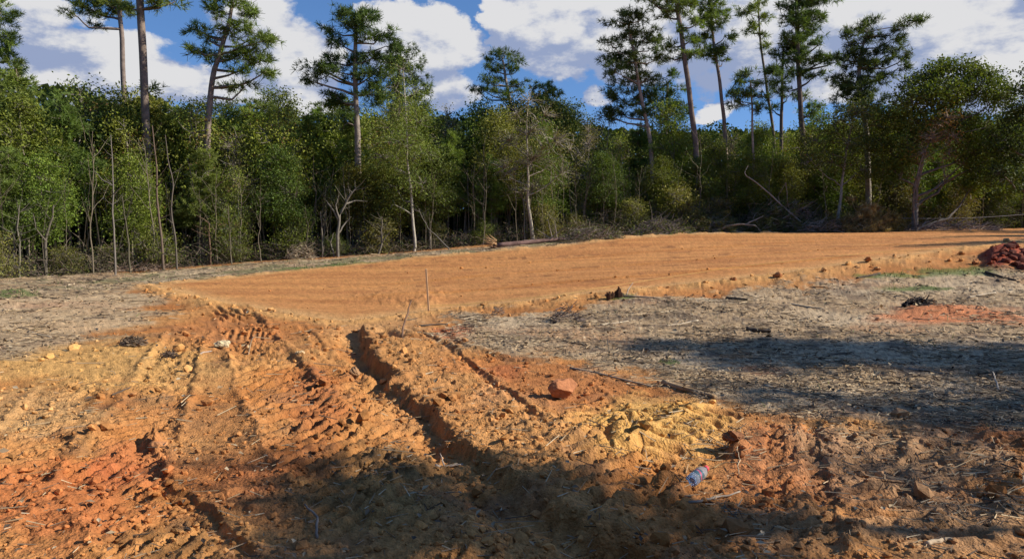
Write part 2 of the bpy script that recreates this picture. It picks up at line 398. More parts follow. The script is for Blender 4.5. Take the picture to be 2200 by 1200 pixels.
    colp = mixc(colp, C(.60, .36, .15), edge * .75)
    colw = np.tile(C(.060, .045, .030), (len(x), 1)); colw = mixc(colw, C(.11, .085, .055), n2)
    cols = mixc(colg * .88, C(.16, .155, .07), sstep(.45, .6, fbm(x, y, .9, 3, 303)) * .7)
    berm_c = C(.58, .33, .14)
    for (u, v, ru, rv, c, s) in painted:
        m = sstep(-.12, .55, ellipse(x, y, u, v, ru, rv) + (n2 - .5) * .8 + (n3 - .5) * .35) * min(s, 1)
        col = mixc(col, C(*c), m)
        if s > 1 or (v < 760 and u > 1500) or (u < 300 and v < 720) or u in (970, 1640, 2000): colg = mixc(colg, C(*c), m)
    warm = sstep(2, -6, x) * .55; colg = mixc(colg, C(.50, .35, .20), warm * (.4 + .6 * sstep(.4, .6, n1)))
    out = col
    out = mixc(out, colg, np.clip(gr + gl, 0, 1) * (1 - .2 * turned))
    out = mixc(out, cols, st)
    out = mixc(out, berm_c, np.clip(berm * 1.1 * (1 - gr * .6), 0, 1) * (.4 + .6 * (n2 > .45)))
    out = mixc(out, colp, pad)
    out = mixc(out, colw, wood)
    gg = np.zeros(x.shape)
    for (u, v, ru, rv) in [(2060, 584, 130, 13), (1930, 592, 120, 8), (760, 568, 80, 7), (880, 560, 60, 5), (1330, 641, 50, 5), (640, 578, 60, 6), (1440, 776, 28, 8), (30, 630, 60, 10), (1960, 620, 90, 8)]:
        gg = np.maximum(gg, sstep(0, .4, ellipse(x, y, u, v, ru, rv) + (n2 - .5) * .9))
    out = mixc(out, C(.12, .16, .045), gg * .8 * (1 - pad))
    red = sstep(0, .4, eh + (n2 - .5) * .4)
    out = mixc(out, C(.26, .060, .035), red)
    out = mixc(out, colg * .8, sstep(60, 80, r))
    # grain and small stones
    cl_ = np.clip(clay + turned * (1 - gr), 0, 1)[:, None]; out = out * (1 - cl_ * np.array([.02, .09, .24]))
    g = 1 + (n4 - .5) * .5 + (n3 - .5) * .35
    out = np.clip(out * g[:, None], .01, .8)
    return z + h, out, dict(clay=clay, gr=gr, gl=gl, st=st, pad=pad, wood=wood, berm=berm, turned=turned, red=red, gg=gg, mb=mb)

LINE_PX = [(-420, 604, 22), (-200, 600, 23), (0, 596, 24.5), (250, 584, 27.5), (600, 560, 31), (700, 553, 31.5), (900, 538, 32.8), (1150, 517, 34.2), (1300, 506, 35.2), (1500, 497, 36.5),
           (1800, 495, 37.5), (2000, 491, 38), (2250, 489, 38.5), (2600, 486, 39)]
LINE_X = np.array([(u - CU) / FPX * Y for u, v, Y in LINE_PX]); LINE_Y = np.array([Y for u, v, Y in LINE_PX])

# ------------------------------------------------------------------ meshes and materials
def mesh_np(name, V, F, col=None, mat=None, smooth=False, k=None):
    """V (n,3); F (m,3) or (m,4)"""
    me = bpy.data.meshes.new(name)
    V = np.ascontiguousarray(V, np.float32); F = np.ascontiguousarray(F, np.int32); m, kk = F.shape
    me.vertices.add(len(V)); me.vertices.foreach_set('co', V.ravel())
    me.loops.add(m * kk); me.loops.foreach_set('vertex_index', F.ravel())
    me.polygons.add(m); me.polygons.foreach_set('loop_start', np.arange(m, dtype=np.int32) * kk)
    me.polygons.foreach_set('use_smooth', np.full(m, bool(smooth)))
    me.update(calc_edges=True)
    if col is not None:
        c = np.ones((len(V), 4), np.float32); c[:, :3] = col
        a = me.color_attributes.new('tint', 'FLOAT_COLOR', 'POINT'); a.data.foreach_set('color', c.ravel())
    if mat: me.materials.append(mat)
    return me
def link(name, me, parent=None, loc=None, **props):
    o = bpy.data.objects.new(name, me); COL.objects.link(o)
    if parent is not None: o.parent = parent
    if loc is not None: o.location = loc
    for k, v in props.items():
        if v is not None: o[k] = v
    return o
def thing(name, label, cat, loc=(0, 0, 0), group=None):
    return link(name, None, None, loc, label=label, category=cat, group=group)

def mat_soil():
    m = bpy.data.materials.new('cleared_clay'); m.use_nodes = True; T = NT(m.node_tree); T.n.clear()
    at_ = T.new('ShaderNodeAttribute', attribute_name='tint'); pos = T.new('ShaderNodeNewGeometry').outputs['Position']
    a = T.noise(pos, 55, 5, .65); b = T.noise(pos, 9, 5, .6)
    f = T.math('ADD', T.math('MULTIPLY', T.math('SUBTRACT', a.outputs['Fac'], .5), 1.1), T.math('MULTIPLY', T.math('SUBTRACT', b.outputs['Fac'], .5), .7))
    c = T.vmath('SCALE', at_.outputs['Color'], None, T.math('ADD', f, 1.0))
    vo = T.new('ShaderNodeTexVoronoi', feature='F1'); T.l.new(pos, vo.inputs['Vector']); vo.inputs['Scale'].default_value = 60
    bs = T.new('ShaderNodeBsdfPrincipled'); T.l.new(c, bs.inputs['Base Color']); bs.inputs['Roughness'].default_value = .95
    bs.inputs['Specular IOR Level'].default_value = .15
    hgt = T.math('ADD', T.math('MULTIPLY', a.outputs['Fac'], 1.0), T.math('MULTIPLY', vo.outputs['Distance'], .5))
    bp = T.new('ShaderNodeBump'); bp.inputs['Strength'].default_value = .8; bp.inputs['Distance'].default_value = .022
    T.l.new(hgt, bp.inputs['Height']); T.l.new(bp.outputs[0], bs.inputs['Normal'])
    o = T.new('ShaderNodeOutputMaterial'); T.l.new(bs.outputs[0], o.inputs[0]); return m
def mat_tint(name, rough=.85, vary=.35, scale=30, transl=0., objvary=0., spec=.2, base=None, bump=0.):
    """colour from the mesh's own tint attribute, varied by noise; optional light through thin leaves"""
    m = bpy.data.materials.new(name); m.use_nodes = True; T = NT(m.node_tree); T.n.clear()
    if base is None: src = T.new('ShaderNodeAttribute', attribute_name='tint').outputs['Color']
    else:
        rgb = T.new('ShaderNodeRGB'); rgb.outputs[0].default_value = (*base, 1); src = rgb.outputs[0]
    co = T.new('ShaderNodeTexCoord').outputs['Object']
    n = T.noise(co, scale, 4, .6)
    k = T.math('ADD', 1.0, T.math('MULTIPLY', T.math('SUBTRACT', n.outputs['Fac'], .5), vary * 2))
    c = T.vmath('SCALE', src, None, k)
    if objvary:
        oi = T.new('ShaderNodeObjectInfo').outputs['Random']
        hs = T.new('ShaderNodeHueSaturation'); T.l.new(c, hs.inputs['Color'])
        T.l.new(T.math('ADD', .5, T.math('MULTIPLY', T.math('SUBTRACT', oi, .5), .07 * objvary)), hs.inputs['Hue'])
        T.l.new(T.math('ADD', 1 - .4 * objvary, T.math('MULTIPLY', T.math('FRACT', T.math('MULTIPLY', oi, 7.31)), .8 * objvary)), hs.inputs['Value'])
        c = hs.outputs[0]
    bs = T.new('ShaderNodeBsdfPrincipled'); T.l.new(c, bs.inputs['Base Color']); bs.inputs['Roughness'].default_value = rough
    bs.inputs['Specular IOR Level'].default_value = spec
    if bump:
        bp = T.new('ShaderNodeBump'); bp.inputs['Strength'].default_value = bump; bp.inputs['Distance'].default_value = .02
        T.l.new(n.outputs['Fac'], bp.inputs['Height']); T.l.new(bp.outputs[0], bs.inputs['Normal'])
    o = T.new('ShaderNodeOutputMaterial'); sh = bs.outputs[0]
    if transl:
        tr = T.new('ShaderNodeBsdfTranslucent'); T.l.new(T.vmath('MULTIPLY', c, (1.3, 1.35, .6)), tr.inputs[0])
        ms = T.new('ShaderNodeMixShader'); ms.inputs[0].default_value = transl
        T.l.new(sh, ms.inputs[1]); T.l.new(tr.outputs[0], ms.inputs[2]); sh = ms.outputs[0]
    T.l.new(sh, o.inputs[0]); return m
SOIL = mat_soil()

def build_ground():
    fa = np.linspace(radians(-39), radians(39), 940); ca = np.linspace(radians(39), radians(321), 72)[1:-1]
    A = np.r_[fa, ca]; nA = len(A)
    r = np.r_[np.linspace(.25, 2.7, 14)[:-1], 1 / np.linspace(1 / 2.7, 1 / 42., 510), np.geomspace(42, 900, 34)[1:]]
    nr = len(r)
    AA, RR = np.meshgrid(A, r); x = (RR * np.sin(AA)).ravel(); y = (RR * np.cos(AA)).ravel()
    z, col, masks = shape_ground(x, y)
    x = np.r_[x, 0]; y = np.r_[y, 0]; z = np.r_[z, z[0]]; col = np.vstack([col, col[:1]])
    i = np.arange(nr - 1)[:, None] * nA; j = np.arange(nA)[None]; j2 = (j + 1) % nA
    F = np.stack([i + j, i + nA + j, i + nA + j2, i + j2], -1).reshape(-1, 4)
    c = len(x) - 1; jj = np.arange(nA)
    Fc = np.stack([np.full(nA, c), jj, (jj + 1) % nA, (jj + 1) % nA], -1)
    me = mesh_np('ground', np.c_[x, y, z], F[:, ::-1] * 1, col, SOIL, smooth=True)
    link('ground', me, kind='structure', label='rutted orange clay clearing with grey brush litter and a graded orange pad')
    return r, A, z[:-1].reshape(nr, nA)
G_R, G_A, G_Z = build_ground()
def gz(x, y):
    """height of the finished ground sheet"""
    x = np.asarray(x, float); y = np.asarray(y, float)
    r = np.hypot(x, y); a = np.arctan2(x, y); nf = 940
    fi = np.clip((a + radians(39)) / radians(78) * (nf - 1), 0, nf - 1.001)
    ri = np.clip(np.interp(r, G_R, np.arange(len(G_R))), 0, len(G_R) - 1.001)
    i, j = ri.astype(int), fi.astype(int); fr, fa = ri - i, fi - j
    zz = (G_Z[i, j] * (1 - fa) + G_Z[i, j + 1] * fa) * (1 - fr) + (G_Z[i + 1, j] * (1 - fa) + G_Z[i + 1, j + 1] * fa) * fr
    return np.where(np.abs(a) < radians(39), zz, base_z(x, y) + .0)
# ------------------------------------------------------------------ vegetation building blocks
class Buf:
    """collects tubes and leaf faces into one mesh"""
    def __init__(s): s.V = []; s.F = []; s.C = []; s.n = 0
    def add(s, V, F, C):
        V = np.asarray(V, float); F = np.asarray(F, int); s.V.append(V); s.F.append(F + s.n)
        C = np.asarray(C, float); s.C.append(np.broadcast_to(C, (len(V), 3))); s.n += len(V)
    def tube(s, pts, rad, sides=5, col=(.2, .17, .13), cap=False):
        pts = np.asarray(pts, float); n = len(pts); rad = np.broadcast_to(np.asarray(rad, float), (n,))
        t = np.gradient(pts, axis=0); t /= np.linalg.norm(t, axis=1)[:, None] + 1e-9
        up = np.where(np.abs(t[:, 2:3]) > .9, [[1., 0, 0]], [[0., 0, 1]]); a = np.cross(t, up); a /= np.linalg.norm(a, axis=1)[:, None] + 1e-9
        b = np.cross(t, a); an = np.arange(sides) * 2 * pi / sides
        V = pts[:, None] + rad[:, None, None] * (np.cos(an)[None, :, None] * a[:, None] + np.sin(an)[None, :, None] * b[:, None])
        i = np.arange(n - 1)[:, None] * sides; j = np.arange(sides)[None]; j2 = (j + 1) % sides
        F = np.stack([i + j, i + j2, i + sides + j2, i + sides + j], -1).reshape(-1, 4)
        V = V.reshape(-1, 3)
        if cap:
            V = np.vstack([V, pts[:1], pts[-1:]]); c0, c1 = n * sides, n * sides + 1; jj = np.arange(sides); k = (n - 1) * sides
            F = np.vstack([F, np.stack([np.full(sides, c0), (jj + 1) % sides, jj, jj], -1), np.stack([np.full(sides, c1), k + jj, k + (jj + 1) % sides, k + (jj + 1) % sides], -1)])
        s.add(V, F, col)
    def segs(s, A, B, ra, rb, col):
        """many straight three sided twigs at once: A,B (n,3)"""
        A = np.asarray(A, float); B = np.asarray(B, float); n = len(A)
        if n == 0: return
        t = B - A; t /= np.linalg.norm(t, axis=1)[:, None] + 1e-9
        up = np.where(np.abs(t[:, 2:3]) > .9, [[1., 0, 0]], [[0., 0, 1]]); a = np.cross(t, up); a /= np.linalg.norm(a, axis=1)[:, None] + 1e-9; b = np.cross(t, a)
        an = np.arange(3) * 2 * pi / 3; ring = np.cos(an)[None, :, None] * a[:, None] + np.sin(an)[None, :, None] * b[:, None]
        ra = np.broadcast_to(np.asarray(ra, float), (n,)); rb = np.broadcast_to(np.asarray(rb, float), (n,))
        V = np.concatenate([A[:, None] + ra[:, None, None] * ring, B[:, None] + rb[:, None, None] * ring], 1).reshape(-1, 3)
        q = np.array([[0, 1, 4, 3], [1, 2, 5, 4], [2, 0, 3, 5]]); F = (np.arange(n)[:, None, None] * 6 + q[None]).reshape(-1, 4)
        col = np.asarray(col, float); col = np.repeat(col, 6, 0) if col.ndim == 2 else col
        s.add(V, F, col)
    def leaves(s, c, size, col, rng, up=.5, aspect=.55):
        """lens shaped leaves (two faces folded along the middle) at points c, facing outwards and up"""
        n = len(c)
        if n == 0: return
        d = rng.normal(size=(n, 3)); d[:, 2] += up; d /= np.linalg.norm(d, axis=1)[:, None]
        a = np.cross(d, rng.normal(size=(n, 3))); a /= np.linalg.norm(a, axis=1)[:, None] + 1e-9; b = np.cross(d, a)
        sz = size * rng.uniform(.6, 1.35, n)[:, None]
        V = np.stack([c - a * sz * .5, c + b * sz * aspect * .5 + d * sz * .1, c + a * sz * .5, c - b * sz * aspect * .5 + d * sz * .1], 1).reshape(-1, 3)
        F = np.arange(n * 4).reshape(-1, 4)
        s.add(V, F, np.repeat(col, 4, 0) if np.ndim(col) == 2 else col)
    def needles(s, c, ax, length, width, k, col, rng, spread=.75):
        """tufts of pine needles: k blades fanning from each point c about direction ax"""
        n = len(c)
        if n == 0: return
        C = np.repeat(c, k, 0); A = np.repeat(ax, k, 0)
        d = A * .9 + rng.normal(size=(n * k, 3)) * spread; d /= np.linalg.norm(d, axis=1)[:, None]
        w = np.cross(d, rng.normal(size=d.shape)); w /= np.linalg.norm(w, axis=1)[:, None] + 1e-9
        L = length * rng.uniform(.7, 1.2, (n * k, 1)); W = width * .5
        V = np.stack([C - w * W * .7, C + w * W * .7, C + d * L + w * W * .35 - [0, 0, .02], C + d * L - w * W * .35 - [0, 0, .02]], 1).reshape(-1, 3)
        F = np.arange(n * k * 4).reshape(-1, 4)
        s.add(V, F, np.repeat(col, k * 4, 0) if np.ndim(col) == 2 else col)
    def mesh(s, name, mat, smooth=False):
        return mesh_np(name, np.vstack(s.V), np.vstack(s.F), np.vstack(s.C), mat, smooth)

BARK = mat_tint('bark', .95, .85, 5, spec=.1, bump=.6)
TWIG = mat_tint('twigs', .95, .35, 6, spec=.1)
LEAF = mat_tint('broad_leaves', .6, .30, 1.2, transl=.28, objvary=.55, spec=.25)
NEED = mat_tint('pine_needles', .6, .30, 1.5, transl=.30, objvary=.35, spec=.25)
MASS = mat_tint('woodland_leaves', .8, .30, 1.2, transl=.2, spec=.05)
DRY = mat_tint('dry_leaves', .85, .35, 2.0, transl=.2, spec=.1)

def wobble(pts, n, amp, rng):
    """refine a polyline and bend it a little"""
    pts = np.asarray(pts, float); t = np.linspace(0, 1, len(pts)); q = np.linspace(0, 1, n)
    out = np.stack([np.interp(q, t, pts[:, i]) for i in range(3)], 1)
    k = rng.uniform(0, 6.3, 6); w = q * (1 - q) * 3.5
    out[:, 0] += amp * w * (np.sin(q * 9 + k[0]) + .5 * np.sin(q * 23 + k[1])) * .6
    out[:, 1] += amp * w * (np.sin(q * 8 + k[2]) + .5 * np.sin(q * 21 + k[3])) * .6
    return out
def sub_clumps(blobs, per, rng, shell=.55):
    """points spread through ellipsoid blobs (x,y,z,r,rz[,dens]), favouring the outside; returns points, outward axes, blob index"""
    P_, A_, I_ = [], [], []
    for i, b in enumerate(blobs):
        x, y, z, r, rz = b[:5]; de = b[5] if len(b) > 5 else 1
        n = max(3, int(per * de * r * max(r, rz)))
        d = rng.normal(size=(n, 3)); d /= np.linalg.norm(d, axis=1)[:, None]
        f = rng.uniform(0, 1, (n, 1)) ** (1 / 3.); f = shell + (1 - shell) * f if shell > 0 else f
        f = np.where(rng.uniform(size=(n, 1)) < .35, rng.uniform(.1, 1, (n, 1)), f) * rng.uniform(.82, 1.12, (n, 1))
        q = d * f * [r, r, rz] + [x, y, z]; P_.append(q); A_.append(d); I_.append(np.full(n, i))
    return np.vstack(P_), np.vstack(A_), np.concatenate(I_)
def limbs(tb, trunk, trad, blobs, rng, col, r0=.05, rise=.35):
    """a bent limb from the trunk to every blob, returns the limb polylines"""
    out = []
    for b in blobs:
        c = np.array(b[:3]); hd = np.hypot(c[0] - trunk[:, 0], c[1] - trunk[:, 1])
        zt = c[2] - rise * hd; k = int(np.argmin(np.abs(trunk[:, 2] - zt) + .15 * hd)); a = trunk[k]
        L = np.linalg.norm(c - a)
        if L < .15: out.append(np.array([a, c + [0, 0, .01]])); continue
        m = a * .45 + c * .55 + [0, 0, -.10 * L] + rng.normal(size=3) * .06 * L
        pts = wobble([a, m, c], 7, .07 * L, rng)
        rr = min(trad[k] * .6, r0 + .012 * L); tb.tube(pts, np.linspace(rr, rr * .3, 7), 4, col); out.append(pts)
    return out
def grown(tb, pts, lim, idx, rng, col, r=.012, frac=.5):
    """twigs from the nearest limb part to the leaf clumps"""
    m = rng.uniform(size=len(pts)) < frac; p = pts[m]; ii = idx[m]; A = np.zeros_like(p)
    for i in range(len(lim)):
        k = np.where(ii == i)[0]
        if len(k) == 0: continue
        L = lim[i][len(lim[i]) // 3:]; d = ((p[k][:, None] - L[None]) ** 2).sum(2); A[k] = L[d.argmin(1)]
    mid = A * .4 + p * .6 + rng.normal(size=p.shape) * .05 + [0, 0, .03]
    tb.segs(A, mid, r * 1.5, r, col); tb.segs(mid, p, r, r * .5, col)

def tree_meshes(name, trunk, rad, blobs, kind, seed, per=30, nleaf=26, size=.11, tint=(.062, .095, .028), bark=(.21, .165, .125), twig=(.19, .165, .14), var=.35, frac=.5,
                tuft=.27, needles_k=16, gap=.0, spread=.2, yellow=0.):
    rng = np.random.RandomState(seed)
    tb = Buf(); trunk = np.asarray(trunk, float)
    n = max(8, len(trunk) * 3); tr = wobble(trunk, n, (.004 if kind == 'pine' else .012) * (trunk[-1][2] - trunk[0][2]), rng)
    t = np.linspace(0, 1, n); rr = np.interp(t, [0, .04, 1], [rad[0] * 1.35, rad[0], rad[1]])
    tb.tube(tr, rr, 9, bark)
    lim = limbs(tb, tr, rr, blobs, rng, tuple(np.array(bark) * .9), rise=.28 if kind == 'pine' else .7)
    pts, ax, idx = sub_clumps(blobs, per * (.5 if kind == 'pine' else 1), rng)
    cb = Buf(); base = np.array(tint) * ([2.3, 2.0, 1.35] if kind == 'pine' else [2.15, 1.88, 1.2])
    if kind == 'pine':
        grown(tb, pts, lim, idx, rng, twig, .016, frac)
        axx = ax * [1, 1, .45] + [0, 0, .45]; axx /= np.linalg.norm(axx, axis=1)[:, None]
        K = 6; C = np.repeat(pts, K, 0) + rng.normal(size=(len(pts) * K, 3)) * [.15, .15, .085]; A = np.repeat(axx, K, 0)
        b = np.repeat(rng.uniform(1 - var, 1 + var, (len(pts), 1)), K, 0) * rng.uniform(.8, 1.2, (len(C), 1)); col = base * b + np.array([.03, .022, 0]) * rng.uniform(0, .7, (len(C), 1)) * b
        if yellow: col = np.where(rng.uniform(size=(len(C), 1)) < yellow, np.array([.30, .17, .055]) * b, col)
        cb.needles(C, A, tuft, .034, needles_k, col, rng)
    else:
        grown(tb, pts, lim, idx, rng, twig, .010, frac)
        if nleaf:
            C = np.repeat(pts, nleaf, 0) + rng.normal(size=(len(pts) * nleaf, 3)) * [spread, spread, spread * .7]
            b = np.repeat(rng.uniform(1 - var, 1 + var, (len(pts), 1)), nleaf, 0) * rng.uniform(.75, 1.25, (len(C), 1))
            hue = np.repeat(rng.uniform(0, 1, (len(pts), 1)), nleaf, 0)
            col = base * b + np.array([.030, .016, -.004]) * hue * b
            if yellow: col = np.where(np.repeat(rng.uniform(size=(len(pts), 1)) < yellow, nleaf, 0), np.array([.20, .115, .045]) * b, col)
            cb.leaves(C, size, np.clip(col, .004, 1), rng)
    return tb.mesh(name + '_wood', BARK, True), (cb.mesh(name + '_leaves', NEED if kind == 'pine' else LEAF) if cb.n else None)

def tree_in_photo(name, label, cat, Y, tpx, rad, bpx, kind, seed, depth=1.0, group=None, **kw):
    """a tree surveyed in the photograph: trunk through pixels, crown masses around pixels, at distance Y"""
    rng = np.random.RandomState(seed + 900)
    sp = [at(u, v, Y) for (u, v) in tpx]; sp = sorted(sp, key=lambda p: p[2])
    bot = sp[0]; zg = float(base_z(bot[0], Y)) - .1
    if bot[2] > zg + .3:
        dx = (sp[1][0] - bot[0]) / max(.3, sp[1][2] - bot[2]) * .4; sp = [np.array([bot[0] - dx * (bot[2] - zg), Y, zg])] + sp
    o = np.array([sp[0][0], Y, zg + .1]); tr = np.array(sp) - o
    bl = []
    for b in bpx:
        u, v, ru, rv = b[:4]; p = at(u, v, Y) - o; r = ru / FPX * Y; rz = rv / FPX * Y
        off = rng.uniform(-1, 1) * depth * max(r, abs(p[0] - np.interp(p[2], tr[:, 2], tr[:, 0])) * .5)
        bl.append((p[0], off, p[2], r, rz) + tuple(b[4:]))
    w, c = tree_meshes(name, tr, rad, bl, kind, seed, **kw)
    root = thing(name, label, cat, tuple(o), group); link('trunk', w, root)
    if c: link('crown', c, root)
    return root
